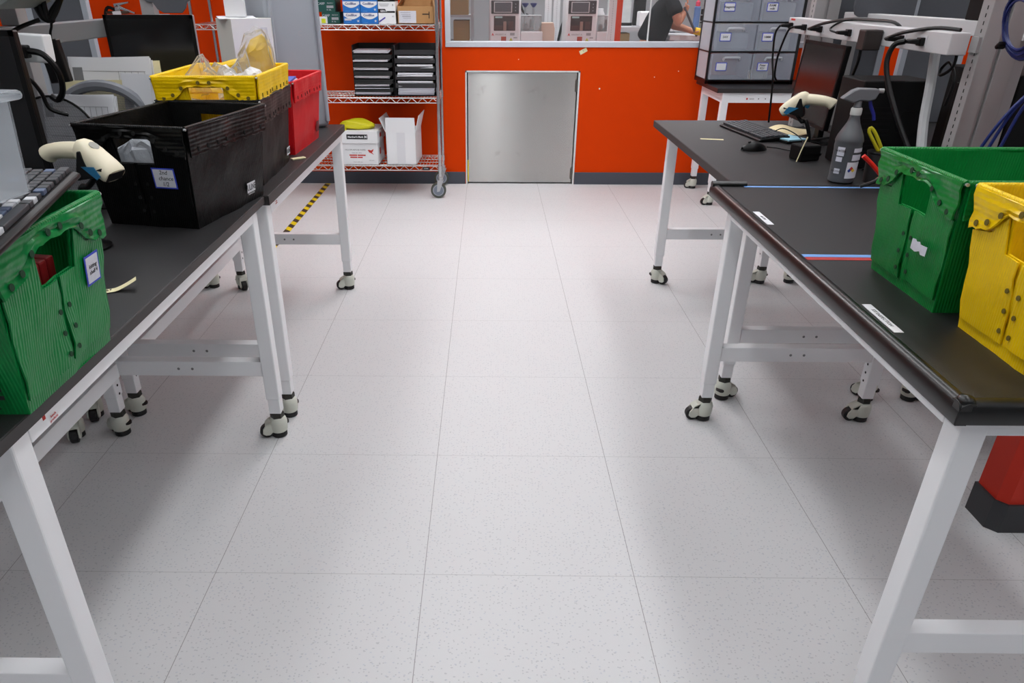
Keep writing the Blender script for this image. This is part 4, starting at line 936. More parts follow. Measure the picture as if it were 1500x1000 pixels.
# ------------------------------------------------------------------ wire rack
RX0, RX1, RY0, RY1 = -2.0, -.205, 4.30, 4.725
WIRE = mat('chrome_wire', (206, 204, 200), .28, .9)
rack = thing('wire_rack', 'chrome wire shelving rack on casters against the orange wall', 'shelf', ((RX0+RX1)/2, (RY0+RY1)/2, 0))
ox, oy = rack.location.x, rack.location.y
hx, hy = (RX1-RX0)/2, (RY1-RY0)/2
for sx in (-1, 1):
    for sy in (-1, 1):
        p = MB(); p.cyl((sx*hx, sy*hy, .165), (sx*hx, sy*hy, 1.95), .0127, 14)
        for k in range(70): p.cyl((sx*hx, sy*hy, .19+k*.0254), (sx*hx, sy*hy, .192+k*.0254), .0134, 14)
        p.build('post', CHROME, rack, smooth='auto')
def shelf(z):
    m = MB()
    for sy in (-1, 1):
        for dz in (0, -.034): m.cyl((-hx, sy*hy, z+dz), (hx, sy*hy, z+dz), .0036, 8)
        n = 44
        for k in range(n):
            xa = -hx+2*hx*k/n; xb = -hx+2*hx*(k+1)/n
            m.tube([(xa, sy*hy, z if k % 2 else z-.034), (xb, sy*hy, z-.034 if k % 2 else z)], .0026, 5, 0)
    for sx in (-1, 1):
        for dz in (0, -.034): m.cyl((sx*hx, -hy, z+dz), (sx*hx, hy, z+dz), .0036, 8)
        for k in range(10):
            ya = -hy+2*hy*k/10; yb = ya+2*hy/10; m.tube([(sx*hx, ya, z if k % 2 else z-.034), (sx*hx, yb, z-.034 if k % 2 else z)], .0026, 5, 0)
    for k in range(72):
        x = -hx+2*hx*(k+.5)/72; m.cyl((x, -hy, z+.002), (x, hy, z+.002), .0019, 5)
    for k in range(4):
        y = -hy+2*hy*(k+.5)/4; m.cyl((-hx, y, z-.003), (hx, y, z-.003), .003, 6)
    o = m.build('shelf', WIRE, rack, smooth='auto')
    c = MB()
    for sx in (-1, 1):
        for sy in (-1, 1): c.lathe([(.0135, -.04), (.017, -.04), (.0165, .004), (.0135, .004)], c=(sx*hx, sy*hy, z), seg=14)
    c.build('corner_sleeve', CHROME, o, smooth='auto')
    return o
SH = (.252, .762, 1.268, 1.80)
for z in SH: so = shelf(z); 
bpl = MB().box((hx-.11, -hy-.005, .233), (.055, .003, .022)).build('brand_plate', INK, rack)
text('plate_text', 'ULINE', .012, PAPER, bpl, (hx-.11, -hy-.0068, .233), FRONT)
CW = mat('caster_tyre', (74, 76, 66), .5); CWG = mat('caster_hub_grey', (120, 128, 142), .4)
for (sx, sy) in ((1, -1), (1, 1), (-1, -1), (-1, 1)):
    x, y = sx*hx, sy*hy
    c = MB(); c.cyl((x, y, .14), (x, y, .168), .018, 14)
    for dy in (-.019, .019): c.prism([(x-.022, y+dy-.0015, .142), (x+.026, y+dy-.0015, .142), (x-.005, y+dy-.0015, .055), (x-.028, y+dy-.0015, .05)], (0, .003, 0))
    c.bx(x-.022, x+.026, y-.02, y+.02, .139, .143); c.cyl((x-.016, y-.024, .0625), (x-.016, y+.024, .0625), .007, 12)
    co_ = c.build('caster', STEELPLATE, rack, smooth='auto')
    w_ = MB(); w_.cyl((x-.016, y-.015, .0625), (x-.016, y+.015, .0625), .0615, 32).m(1).cyl((x-.016, y-.0158, .0625), (x-.016, y+.0158, .0625), .047, 28).m(2).cyl((x-.016, y-.0164, .0625), (x-.016, y+.0164, .0625), .042, 28).m(1).cyl((x-.016, y-.0168, .0625), (x-.016, y+.0168, .0625), .039, 28)
    w_.build('wheel', [CW, CWG, STEELPLATE], co_, smooth='auto')
# boxes on the rack
def boxthing(name, label, x0, x1, y0, y1, z0, z1, m, cat='box', group=None, rz=0, bevel=.0015):
    t = thing(name, label, cat, ((x0+x1)/2, y0, z0), rz, group)
    w_ = (x1-x0)/2; MB().bx(-w_, w_, 0, y1-y0, .0005, z1-z0-.0005).build('carton', m, t, bevel=bevel); return t
GRN = mat('dark_green_card', (10, 74, 66), .6); CBL = mat('coolblue_blue', (24, 112, 196), .5); ZT = SH[2]+.0042
GL = 'small product boxes on the top visible rack shelf'
for k, (x0, nm) in enumerate(((-1.055, 'lowest'), (-1.085, 'middle'), (-1.09, 'topmost'))):
    t = boxthing('green_box', f'dark green box, {nm} of the green stack on the rack', x0, x0+.132, 4.36, 4.60, ZT+.078*k, ZT+.078*(k+1), GRN, group=GL)
    text('box_text', 'CARP', .022, PAPERG, t, (-.035, -.0008, .055), FRONT); text('box_text', 'PROTECT', .010, PAPERG, t, (.032, -.0008, .058), FRONT)
    lb = MB().box((.03, -.0006, .035), (.052, .0006, .018)).build('barcode_label', INKG, t); q = MB()
    for i in range(9): q.box((.008+i*.0055, -.0011, .035), (.0022, .0005, .015))
    q.build('barcode', PAPERG, lb)
    text('box_text', 'M  5%', .013, PAPERG, t, (.02, -.0008, .014), FRONT)
o = MB().bx(-.07, .03, 0, .06, .0005, .048).build('label_box', CARD, loc=(-1.045, 4.30, ZT), bevel=.004); tag(o, 'small white box with a yellow square lying before the green boxes', 'box')
MB().box((.012, -.0007, .022), (.03, .0008, .03)).build('yellow_square', mat('lemon', (206, 214, 30), .6), o)
for c in range(2):
    for r in range(3):
        x0 = -.893+c*.129
        t = boxthing('glove_box', 'blue and white box, %s of the %s blue stack on the rack' % (('lowest', 'middle', 'topmost')[r], ('left', 'right')[c]), x0, x0+.126, 4.34, 4.58, ZT+.0755*r, ZT+.0755*(r+1), CBL, group=GL)
        pts = [(-.06, .073)]+[(-.06+.12*i/14, .073-.034*math.sin(PI*(.1+.8*i/14))-.008) for i in range(15)]+[(.06, .073)]
        MB().prism([(x, -.0006, z) for x, z in pts], (0, -.0004, 0)).build('white_panel', CARD, t)
        text('brand_text', 'CoolBlue', .021, mat('coolblue_ink', (40, 60, 120), .6), t, (-.004, -.0016, .058), FRONT, bold=.0006)
        text('brand_text', 'toothpaste', .008, mat('pale_blue', (120, 180, 230), .6), t, (-.03, -.001, .01), FRONT)
        st = MB()
        for i in range(5):
            a = PI/2+2*PI*i/5; st.prism([(.044, -.0008, .02), (.044+.004*math.cos(a-.6), -.0008, .02+.004*math.sin(a-.6)), (.044+.0115*math.cos(a), -.0008, .02+.0115*math.sin(a)), (.044+.004*math.cos(a+.6), -.0008, .02+.004*math.sin(a+.6))], (0, -.0004, 0))
        st.build('star_mark', PAPER, t)
MB().box((-.03, -.0012, .03), (.05, .0006, .014)).build('sticker', PAPERG, bpy.data.objects['glove_box'])
for r in range(3):
    t = boxthing('pen_box', ('white box with a purple pen picture below the black and white boxes', 'white and black box on the purple pen box on the rack', 'topmost black box of the stack beside the brown carton')[r], -.634, -.510, 4.34, 4.56, ZT+.074*r, ZT+.074*(r+1), (CARD, CARD, BLACK)[r], group=GL)
    if r == 0:
        MB().prism([(-.06, -.0006, .02), (-.06, -.0006, .008), (-.01, -.0006, .04), (-.014, -.0006, .048)], (0, -.0004, 0)).build('pen_picture', mat('pen_purple', (70, 60, 160), .6), t); text('box_text', 'XS', .014, INKG, t, (.045, -.0008, .05), FRONT)
    elif r == 1:
        MB().prism([(-.061, -.0006, .001), (.061, -.0006, .001), (.061, -.0006, .012), (.0, -.0006, .012), (-.012, -.0006, .026), (-.061, -.0006, .026)], (0, -.0004, 0)).build('black_panel', INK, t); text('box_text', 'GEN-X', .016, PAPER, t, (-.022, -.0014, .012), FRONT, bold=.0006); text('box_text', 'R', .02, INKG, t, (.047, -.0008, .05), FRONT)
        q = MB()
        for i in range(3): q.box((-.018, -.0008, .058-.007*i), (.075-.01*i, .0004, .002))
        q.build('print_line', INKG, t)
    else: text('box_text', 'GEN-X', .016, PAPER, t, (.0, -.0008, .012), FRONT)
def open_carton(name, label, loc, rz, w_, d_, h_, m, flaps, th=.004, group=None):
    t = thing(name, label, 'box', loc, rz, group)
    b = MB(); b.bx(-w_/2, w_/2, -d_/2, -d_/2+th, .0005, h_).bx(-w_/2, w_/2, d_/2-th, d_/2, .0005, h_).bx(-w_/2, -w_/2+th, -d_/2, d_/2, .0005, h_).bx(w_/2-th, w_/2, -d_/2, d_/2, .0005, h_).bx(-w_/2, w_/2, -d_/2, d_/2, .0005, th)
    b.build('body', m, t)
    for (side, ln, ang) in flaps:
        f = MB(); c, s = math.cos(ang)*ln, math.sin(ang)*ln
        if side == 'f': f.prism([(-w_/2, -d_/2, h_), (w_/2, -d_/2, h_), (w_/2-.004, -d_/2-s, h_+c), (-w_/2+.004, -d_/2-s, h_+c)], (0, th, 0))
        if side == 'b': f.prism([(-w_/2, d_/2-th, h_), (w_/2, d_/2-th, h_), (w_/2-.004, d_/2-th+s, h_+c), (-w_/2+.004, d_/2-th+s, h_+c)], (0, th, 0))
        if side == 'r': f.prism([(w_/2-th, -d_/2, h_), (w_/2-th, d_/2, h_), (w_/2-th+s, d_/2-.004, h_+c), (w_/2-th+s, -d_/2+.004, h_+c)], (th, 0, 0))
        if side == 'l': f.prism([(-w_/2, -d_/2, h_), (-w_/2, d_/2, h_), (-w_/2-s, d_/2-.004, h_+c), (-w_/2-s, -d_/2+.004, h_+c)], (th, 0, 0))
        f.build('flap', m, t)
    return t
t = open_carton('carton', 'brown cardboard carton with a white label, flaps open, on the rack', (-.363, 4.48, ZT), 0, .27, .24, .118, KRAFT, [('r', .09, R(-8)), ('b', .1, R(5)), ('l', .09, R(-35))])
lb = MB().box((-.06, -.1206, .047), (.128, .0008, .08)).build('label', PAPERG, t); q = MB()
for i in range(4): q.box((-.075+.004*i, -.1212, .075-.012*i), (.075-.006*i, .0004, .004 if i == 2 else .002))
q.build('print_line', INKG, lb)
q = MB(); q.box((.075, -.1205, .065), (.05, .0006, .007)).box((.1, -.1205, .06), (.006, .0006, .045)).build('handling_mark', INK, t)
ZB = SH[0]+.0042
t = thing('paper_box', 'white multipurpose paper box with a lid and red bird print on the bottom shelf', 'box', (-.835, 4.49, ZB), R(-2))
MB().bx(-.142, .142, -.17, .15, .0005, .255).build('body', CARD, t, bevel=.003)
ld = MB().bx(-.158, .15, -.185, .16, .168, .262).build('lid', CARD, t, bevel=.003)
q = MB().box((-.012, -.1858, .218), (.165, .001, .036)).build('brand_panel', INK, ld); text('brand_text', "Member's Mark", .0195, PAPER, q, (-.024, -.1866, .217), FRONT, bold=.0007); text('brand_mark', 'M', .026, PAPER, q, (.056, -.1866, .217), FRONT, bold=.001)
text('product_text', 'MULTIPURPOSE PAPER', .0165, INKG, t, (-.035, -.1708, .115), FRONT); text('product_text', 'letter size  white', .0115, INKG, t, (-.025, -.1708, .093), FRONT)
q = MB(); q.box((-.055, -.1706, .074), (.062, .0006, .010)).box((.012, -.1706, .074), (.064, .0006, .010)).box((-.052, -.1706, .058), (.056, .0006, .010)).box((.0, -.1706, .058), (.04, .0006, .010)).build('red_print', INKR, t)
q = MB(); q.prism([(.062, -.1706, .112), (.072, -.1706, .118), (.09, -.1706, .112), (.112, -.1706, .124), (.104, -.1706, .104), (.096, -.1706, .098), (.112, -.1706, .078), (.086, -.1706, .093), (.074, -.1706, .097), (.07, -.1706, .106)], (0, -.0005, 0)).build('bird_mark', INKR, t)
text('product_text', '5000 sheets', .009, INKG, t, (.09, -.1708, .035), FRONT); text('product_text', '10 reams of 500 sheets', .008, INKG, t, (-.02, -.1708, .022), FRONT)
q = MB(); q.box((.1504, -.05, .215), (.0006, .07, .03)).box((.1425, -.05, .09), (.0006, .05, .05)).build('side_print', INKR, t)
m = MB(); rnd = random.Random(5)
def bag(u, v):
    a = 2*PI*u; b_ = PI*v; r = 1+.10*math.sin(3*a+2*b_)+.08*math.sin(5*a-3*b_)+.04*math.sin(9*a+7*b_)
    z = .045*r*math.sin(b_)*math.sin(a); z = max(z, -.024)+.025
    return (.135*-math.cos(b_)*(1+.05*math.sin(4*a)), .06*r*math.sin(b_)*math.cos(a), z+(.012*math.sin(b_)*(1-v)))
m.grid(bag, 28, 20); o = m.build('plastic_bag', YELLOWBAG, loc=(-.86, 4.405, ZB+.2625), rot=(0, 0, R(4)), smooth=True, merge=.0008); tag(o, 'crumpled yellow plastic bag lying on the paper box lid', 'bag')
o = MB().prism([(0, 0, 0), (.05, -.004, .0), (.02, -.008, .045), (-.02, -.002, .03)], (0, .02, 0)).build('bag_corner', YELLOWBAG, o, loc=(-.13, -.055, -.001))
t = open_carton('carton', 'open white carton with raised flaps on the bottom rack shelf', (-.503, 4.49, ZB), R(-3), .236, .33, .248, CARD, [('f', .112, R(3)), ('r', .13, R(14)), ('l', .115, R(25))])
MB().box((.0, -.1656, .13), (.065, .0006, .235)).build('clear_tape', mat('tape_sheen', (222, 222, 226), .25), t)
# letter sorters
ZM = SH[1]+.0042
TRAY = mat('tray_black', (9, 9, 9), .5, spec=.3); TRAYG = mat('tray_smoke', (42, 41, 44), .4)
for (x0, x1, m_, nm, dy, tl) in ((-.852, -.548, TRAY, 'left', 0, 0), (-.535, -.222, TRAYG, 'right', .0, 1)):
    w_ = x1-x0; t = thing('letter_sorter', '%s black six tier letter sorter on the middle rack shelf' % nm, 'letter tray', ((x0+x1)/2, 4.40, ZM))
    for s in (-1, 1): MB().bx(s*w_/2-.003, s*w_/2+.003, -.03, .26, .0005, .362).build('side_panel', m_, t)
    MB().bx(-w_/2, w_/2, .255, .26, .0005, .362).build('back_panel', m_, t)
    for k in range(6):
        z = .004+k*.0585
        s = MB(); s.prism([(-w_/2+.004, -.045, z), (-w_/2+.004, .255, z+.008), (-w_/2+.004, .255, z+.011), (-w_/2+.004, -.045, z+.003)], (w_-.008, 0, 0))
        if k: s.prism([(-w_/2+.006, -.045, z+.003), (-w_/2+.006, -.052, z+.003), (-w_/2+.006, -.060, z-.026+.03*tl), (-w_/2+.006, -.056, z-.026+.03*tl)], (w_-.012, 0, 0)) if not tl else s.prism([(-w_/2+.006, -.046, z+.002), (-w_/2+.006, -.052, z+.002), (-w_/2+.006, -.060, z+.036), (-w_/2+.006, -.056, z+.036)], (w_-.012, 0, 0))
        s.build('tray', m_, t)
    for k in range(6):
        if (tl and k == 5): continue
        z = ZM+.004+k*.0585+.0035; h_ = .048 if k == 0 else (.016 if not tl else .04); mb = MB(); rnd = random.Random(k+10*tl)
        nsh = 9 if k == 0 else 3
        for i in range(nsh): mb.box((rnd.uniform(-.006, .006), rnd.uniform(-.01, .004), .0085+h_*(i+.5)/nsh), (w_*(.88 if k == 0 else .86), .25, h_/nsh*.8), (0, 0, rnd.uniform(-.03, .03)))
        o = mb.build('paper_stack', PAPERG if k == 0 else PAPER, loc=((x0+x1)/2-.012*(1-tl), 4.40+.075, z))
        tag(o, 'white papers in the %s tray of the %s letter sorter' % (('bottom', 'second', 'third', 'fourth', 'fifth', 'top')[k], nm), 'paper', 'papers in the letter sorters')

# ------------------------------------------------------------------ drawer tower
t = thing('drawer_tower', 'black framed tower of milky clear drawers on the small white bench', 'drawers', (2.18, 4.36, .862))
tw = .335; TF = mat('tower_frame', (18, 17, 19), .4)
f = MB()
f.bx(-.349, -.333, 0.012, .03, 0, .66).bx(.296, .32, .012, .03, 0, .66).bx(-.349, -.333, .3, .33, 0, .66).bx(.296, .32, .3, .33, 0, .66)
for k in range(4): f.bx(-.349, .32, .012, .33, .021+k*.199, .032+k*.199)
f.bx(-.349, -.333, .012, .33, .0005, .03).bx(.296, .32, .012, .33, .0005, .03)
f.build('frame', TF, t, bevel=.003)
for x in (-.346, .316): MB().bx(x, x+.003, .03, .30, .035, .65).build('side_panel', clear('smoke_clear', (210, 212, 220), .45, .4, .2), t)
DRW = clear('drawer_clear', (200, 206, 220), .30, .28, .4)
notes = [['', 'Petar\nR21'], ['SAX', 'HMM'], ['Reagents', 'RAMI\nmilk']]
for r in range(3):
    for c in range(2):
        x0 = -.330+c*.314; x1 = x0+.308; z0 = .034+r*.199; z1 = z0+.183
        d = MB(); d.bx(x0, x1, 0, .004, z0, z1).bx(x0+.012, x0+.015, .004, .3, z0, z1-.01).bx(x1-.015, x1-.012, .004, .3, z0, z1-.01).bx(x0+.012, x1-.012, .004, .3, z0, z0+.003).bx(x0+.012, x1-.012, .298, .301, z0, z1-.01)
        dr = d.build('drawer', DRW, t, bevel=.001)
        h = MB(); hx_ = (x0+x1)/2+.0; h.tube([(hx_-.062, -.002, z1-.048), (hx_-.058, -.012, z1-.034), (hx_-.045, -.014, z1-.028), (hx_+.045, -.014, z1-.028), (hx_+.058, -.012, z1-.034), (hx_+.062, -.002, z1-.048)], .007, 8, 2)
        h.build('handle', clear('handle_clear', (222, 224, 230), .5, .3, .4), dr, smooth='auto')
        lx = x0+.085 if c == 0 else x0+.083; lz = z0+.095 if r else z0+.09
        lb = MB().box((lx, -.001, lz), (.082, .001, .058)).build('label', BLUE, dr); MB().box((lx, -.0018, lz), (.072, .001, .048)).build('label_paper', PAPER, lb)
        if notes[r][c]: text('label_text', notes[r][c], .021, INK, lb, (lx-.002, -.0026, lz), FRONT, shear=.15, bold=.0004)
# things seen inside the drawers
for (r, c, l, colr) in ((1, 0, 'pale contents seen inside the middle left drawer of the tower', (150, 156, 168)), (2, 0, 'grey contents seen inside the upper left drawer of the tower', (140, 150, 160)), (1, 1, 'pale contents seen inside the middle right drawer of the tower', (168, 168, 164)), (2, 1, 'pale contents seen inside the upper right drawer of the tower', (176, 176, 178))):
    o = MB().bx(-.12, .12, 0, .2, .0005, .12).build('drawer_contents', mat('contents_%d%d' % (r, c), colr, .7), loc=(2.18-.176+c*.314, 4.41, .862+.034+r*.199+.0035), bevel=.01); tag(o, l, 'contents')
t = thing('basket', 'small white slotted basket inside the lower right drawer', 'basket', (2.225, 4.385, .862+.038))
m = MB()
for k in range(11): m.box((-.07+k*.014, -.0, .03), (.007, .002, .056))
m.bx(-.075, .075, -.002, .002, .055, .062).bx(-.075, .075, -.002, .002, .0005, .006).bx(-.075, .075, .07, .074, .0005, .062).bx(-.075, -.071, 0, .07, .0005, .062).bx(.071, .075, 0, .07, .0005, .062).build('body', mat('basket_white', (222, 220, 210), .6), t)
# fire extinguisher
t = thing('fire_extinguisher', 'red fire extinguisher with a paper tag on the orange wall at the left', 'fire extinguisher', (-2.70, 4.66, .772))
MB().lathe([(.07, .02), (.08, .03), (.08, .44), (.06, .49), (.025, .52), (.022, .55)], seg=24).build('cylinder', mat('extinguisher_red', (190, 24, 18), .35), t, smooth='auto')
m = MB(); m.lathe([(.02, .55), (.024, .56), (.024, .6), (.012, .61)], seg=16).prism([(-.01, -.01, .595), (.13, -.01, .555), (.135, -.01, .565), (.0, -.01, .62)], (0, .02, 0)).prism([(-.02, -.01, .6), (.10, -.01, .63), (.10, -.01, .64), (-.02, -.01, .625)], (0, .02, 0)); m.build('valve_handle', CHROME, t, bevel=.002)
MB().tube([(-.01, -.01, .58), (-.06, -.02, .60), (-.085, -.03, .56), (-.085, -.05, .48), (-.07, -.06, .40)], .012, 10).build('hose', MATTE, t, smooth='auto')
MB().box((.03, -.085, .535), (.065, .001, .08), (0, R(-4), 0)).build('inspection_tag', PAPER, t)
MB().bx(-.05, .05, .07, .1195, .1, .45).build('wall_bracket', STEELPLATE, t)
o = MB().lathe([(.07, 0), (.085, .004), (.085, .018), (.06, .02)], seg=24).build('dark_ring', mat('dark_bronze', (60, 48, 34), .5), t, loc=(0, 0, .555)); 

# ------------------------------------------------------------------ bags in the yellow tote and black tote
CLB = clear('clear_bag', (232, 230, 226), .13, .16, 1.1, wrinkle=.9)
WHB = clear('white_bag', (238, 238, 240), .78, .35, .4, wrinkle=.9)
YB = mat('yellow_parts', (232, 190, 10), .45, bump=.3, bscale=60)
def crumple(name, label, pts, m, loc, rz=0, seed=1, dep=.06, sub=2, parent=None):
    """a soft bag: outline in local xz, puffed in y"""
    rnd = random.Random(seed); mb = MB(); c = sum((Vector((x, 0, z)) for x, z in pts), Vector())/len(pts)
    n = len(pts); rings = []
    for k, (sc_, yy) in enumerate(((1, 0), (.86, -.55), (.5, -1))):
        rings.append([c+(Vector((x, 0, z))-c)*sc_*(1 if k == 0 else rnd.uniform(.9, 1.08))+Vector((0, yy*dep*rnd.uniform(.7, 1.1), 0)) for x, z in pts])
    back = [[p*1 for p in r] for r in rings[1:]]
    for r in back:
        for p in r: p.y = -p.y*rnd.uniform(.7, 1)
    vs = [p for r in back[::-1] for p in r]+[p for r in rings for p in r]; nr = len(back)+len(rings)
    mb._faces(vs, [(j*n+i, j*n+(i+1) % n, (j+1)*n+(i+1) % n, (j+1)*n+i) for j in range(nr-1) for i in range(n)]+[tuple(range(n))[::-1], tuple(range((nr-1)*n, nr*n))])
    bmesh.ops.subdivide_edges(mb.bm, edges=mb.bm.edges[:], cuts=1, use_grid_fill=True)
    bmesh.ops.triangulate(mb.bm, faces=mb.bm.faces[:])
    for v in mb.bm.verts: v.co += Vector((rnd.uniform(-1, 1), rnd.uniform(-1.3, 1.3), rnd.uniform(-1, 1)))*(.0035 if m is not YB else .0012)
    o = mb.build(name, m, parent, loc=loc, rot=(0, 0, rz))
    if label: tag(o, label, 'bag')
    return o
zy = H+.205
crumple('plastic_bag', 'clear zip bag with yellow parts at the near side of the yellow tote', [(-.085, 0), (-.075, .06), (-.045, .09), (-.005, .135), (.01, .14), (.035, .10), (.07, .05), (.10, 0), (.05, -.02), (-.05, -.02)], CLB, (-.80, 1.07, zy+.08), R(-8), 3, .03)
o = crumple('yellow_part', None, [(-.06, 0), (-.05, .025), (.0, .04), (.05, .025), (.06, 0)], YB, (-.80, 1.08, zy+.09), 0, 4, .025); tag(o, 'yellow parts inside the near clear zip bag', 'parts')
crumple('plastic_bag', 'clear bag curling up between the two fuller bags in the yellow tote', [(-.06, 0), (-.05, .07), (-.02, .10), (.03, .075), (.08, .12), (.10, .15), (.11, .05), (.06, -.01)], CLB, (-.80, 1.26, zy+.075), R(5), 8, .025)
o = crumple('yellow_part', None, [(-.12, -.03), (-.12, .10), (-.06, .115), (-.01, .125), (.025, .185), (.07, .205), (.095, .18), (.105, .05), (.10, -.03)], YB, (-.735, 1.36, zy+.06), R(8), 11, .03); tag(o, 'stack of yellow plastic parts at the far side of the yellow tote', 'parts')
crumple('plastic_bag', 'clear bag stretched around the yellow parts at the far side of the yellow tote', [(-.04, .0), (-.02, .13), (.015, .20), (.055, .225), (.095, .215), (.11, .15), (.115, .03), (.05, -.02)], CLB, (-.735, 1.335, zy+.065), R(8), 12, .045)
crumple('plastic_bag', 'white crumpled bag with bright folds at the far right of the yellow tote', [(-.105, -.02), (-.10, .075), (-.07, .105), (-.055, .085), (-.03, .07), (.0, .075), (.025, .10), (.06, .085), (.085, .05), (.088, -.02)], WHB, (-.715, 1.255, zy+.065), R(6), 14, .04)
crumple('plastic_bag', 'clear bag visible through the handle hole of the labelled black tote', [(-.09, 0), (-.08, .12), (-.02, .15), (.03, .17), (.09, .13), (.10, 0)], clear('clear_bag_dense', (224, 228, 236), .5, .2, .8, wrinkle=.9), (-.82, .545, H+.09), R(-11), 17, .03)
o = MB().bx(-.07, .07, -.05, .05, .0005, .05).build('parts_box', YB, loc=(-.70, .83, H+.14), rot=(0, 0, R(-11)), bevel=.006); tag(o, 'small yellow box at the far inside wall of the labelled black tote', 'box')
o = MB().bx(-.12, .12, -.17, .17, .0005, .135).build('parts_box', MATTE, loc=(-.755, .70, H+.005), rot=(0, 0, R(-11)), bevel=.006); tag(o, 'dark contents filling the bottom of the labelled black tote', 'box')
for k in range(4):
    o = MB().bx(-.1, .1, -.15, .15, .0005, .0085).build('file_folder', (PAPER, mat('file_blue', (70, 90, 170), .6))[k % 2], loc=(-.77, 1.74, H+.235+k*.009), rot=(0, 0, R(2*k))); tag(o, ('lowest white folder in the red tote', 'lower blue folder in the red tote', 'upper white folder in the red tote', 'topmost blue folder in the red tote')[k], 'folder', 'folders in the red tote')
o = MB().bx(-.12, .12, -.16, .16, .0005, .228).build('parts_box', KRAFT, loc=(-.768, 1.735, H+.005), rot=(0, 0, R(-2)), bevel=.004); tag(o, 'carton inside the red tote under the folders', 'box')

# ------------------------------------------------------------------ the room behind the glass
LABW = mat('lab_white', (220, 223, 226), .45); LABG = mat('lab_grey', (150, 152, 156), .6)
t = thing('lab_bench', 'long grey lab bench behind the glass carrying the two white machines', 'bench', (.65, 6.55, 0))
MB().bx(-.62, .76, -.33, .35, .86, .895).build('worktop', mat('lab_top', (190, 190, 194), .5), t, bevel=.003)
for x in (-.58, .68):
    for y in (-.3, .3): MB().bx(x-.025, x+.025, y-.025, y+.025, .0005, .86).build('leg', WHITE, t)
def machine(label, x):
    t = thing('dispensing_machine', label, 'machine', (x, 6.3, .8955), 0, 'white machines with screens behind the glass')
    MB().bx(-.155, .155, 0, .4, .0005, .53).build('cabinet', LABW, t, bevel=.02, smooth='auto')
    s = MB().bx(-.135, .135, -.008, .001, .392, .508).build('screen_bezel', mat('bezel_dark', (52, 46, 50), .4), t, bevel=.012, smooth='auto')
    MB().bx(-.108, .068, -.011, -.0075, .402, .496).build('screen_rim', mat('rim_silver', (205, 205, 208), .4), s, bevel=.002)
    MB().bx(-.1, .06, -.0125, -.0108, .408, .49).build('screen', mat('lab_screen', (84, 84, 90), .3), s)
    for k in range(3): MB().cyl((.102, -.008, .42+k*.028), (.102, -.0105, .42+k*.028), .005, 10).build('button', LABG, s)
    w_ = MB().bx(-.108, .103, -.003, .003, .242, .374).build('viewing_window', mat('view_dark', (62, 44, 42), .15), t, bevel=.006)
    q = MB(); q.box((-.06, -.0035, .27), (.08, .001, .04)).box((.06, -.0035, .29), (.05, .001, .07)).m(1).box((.0, -.0035, .285), (.03, .001, .08)).m(2).box((-.06, -.0035, .362), (.07, .001, .014)).build('inner_part', [mat('inner_brown', (70, 26, 22), .5), mat('inner_tan', (150, 116, 104), .5), mat('inner_pale', (176, 206, 206), .4)], w_)
    text('brand_text', 'ARGENT-X', .022, INKG, t, (-.04, -.0012, .208), FRONT); text('brand_mark', 'A', .026, INKR, t, (-.118, -.0012, .208), FRONT, bold=.002)
    MB().box((-.01, -.001, .168), (.05, .001, .045)).build('warning_sticker', mat('sticker_red', (168, 56, 30), .6), t)
    MB().prism([(.045, -.0006, .152), (.08, -.0006, .152), (.0625, -.0006, .18)], (0, -.0006, 0)).build('warning_triangle', mat('sticker_yellow', (176, 180, 40), .6), t)
    MB().box((.105, -.001, .18), (.035, .001, .010)).box((.075, -.001, .212), (.045, .001, .024)).build('sticker', LABG, t)
    # side chamber
    MB().bx(.157, .375, .02, .3, .0005, .235).build('pump_base', LABW, t, bevel=.008)
    c = MB(); c.bx(.165, .36, .03, .034, .236, .37).bx(.356, .36, .03, .28, .236, .37).bx(.165, .36, .276, .28, .236, .37).build('glass_chamber', clear('chamber_glass', (210, 216, 216), .12, .05, .5), t)
    p = MB(); p.lathe([(.03, .236), (.03, .255), (.012, .265), (.012, .33), (.006, .34)], c=(.26, .15, 0), seg=14).lathe([(.022, .236), (.022, .29), (.01, .30)], c=(.21, .16, 0), seg=14).bx(.16, .362, .025, .28, .371, .376)
    p.build('pump_parts', LABG, t, smooth='auto')
machine('left white machine with a dark screen behind the glass', .335)
machine('right white machine with a dark screen behind the glass', 1.085)
for k, (x, l) in enumerate(((.55, 'left blue lidded burette stand behind the left white machine'), (.635, 'right blue lidded burette stand behind the left white machine'))):
    t = thing('burette', l, 'burette', (x, 6.74, .8955))
    MB().cyl((0, 0, .0005), (0, 0, .48), .012, 10).build('stem', LABG, t, smooth='auto'); MB().lathe([(.012, .44), (.035, .47), (.035, .477), (.02, .48)], seg=16).build('lid', mat('navy_lid', (36, 38, 96), .4), t, smooth='auto')
    MB().lathe([(.03, .0005), (.03, .28), (.02, .3)], seg=16).build('vessel', clear('chamber_glass'), t, smooth='auto')
t = thing('paper_bag_box', 'beige box with a sloped top between the two white machines', 'box', (.76, 6.40, .8955))
MB().prism([(-.075, 0, .0005), (.075, 0, .0005), (.075, 0, .255), (.06, 0, .31), (-.055, 0, .31), (-.075, 0, .255)], (0, .14, 0)).build('body', mat('beige_card', (206, 182, 164), .7), t, bevel=.003)
for k, (x, l) in enumerate(((.80, 'left pale upright behind the beige box'), (.89, 'right pale upright behind the beige box'), (.22, 'perforated white upright left of the left machine'), (1.335, 'perforated white upright beside the orange post'))):
    t = thing('upright', l, 'post', (x, 6.95 if k < 3 else 6.02, 0)); MB().bx(-.035, .035, -.02, .02, .0005, 2.2).build('post', LABW, t)
    q = MB()
    for i in range(50): q.box((.0, -.0205, .9+i*.02), (.006, .001, .008))
    q.build('slot', LABG, t)
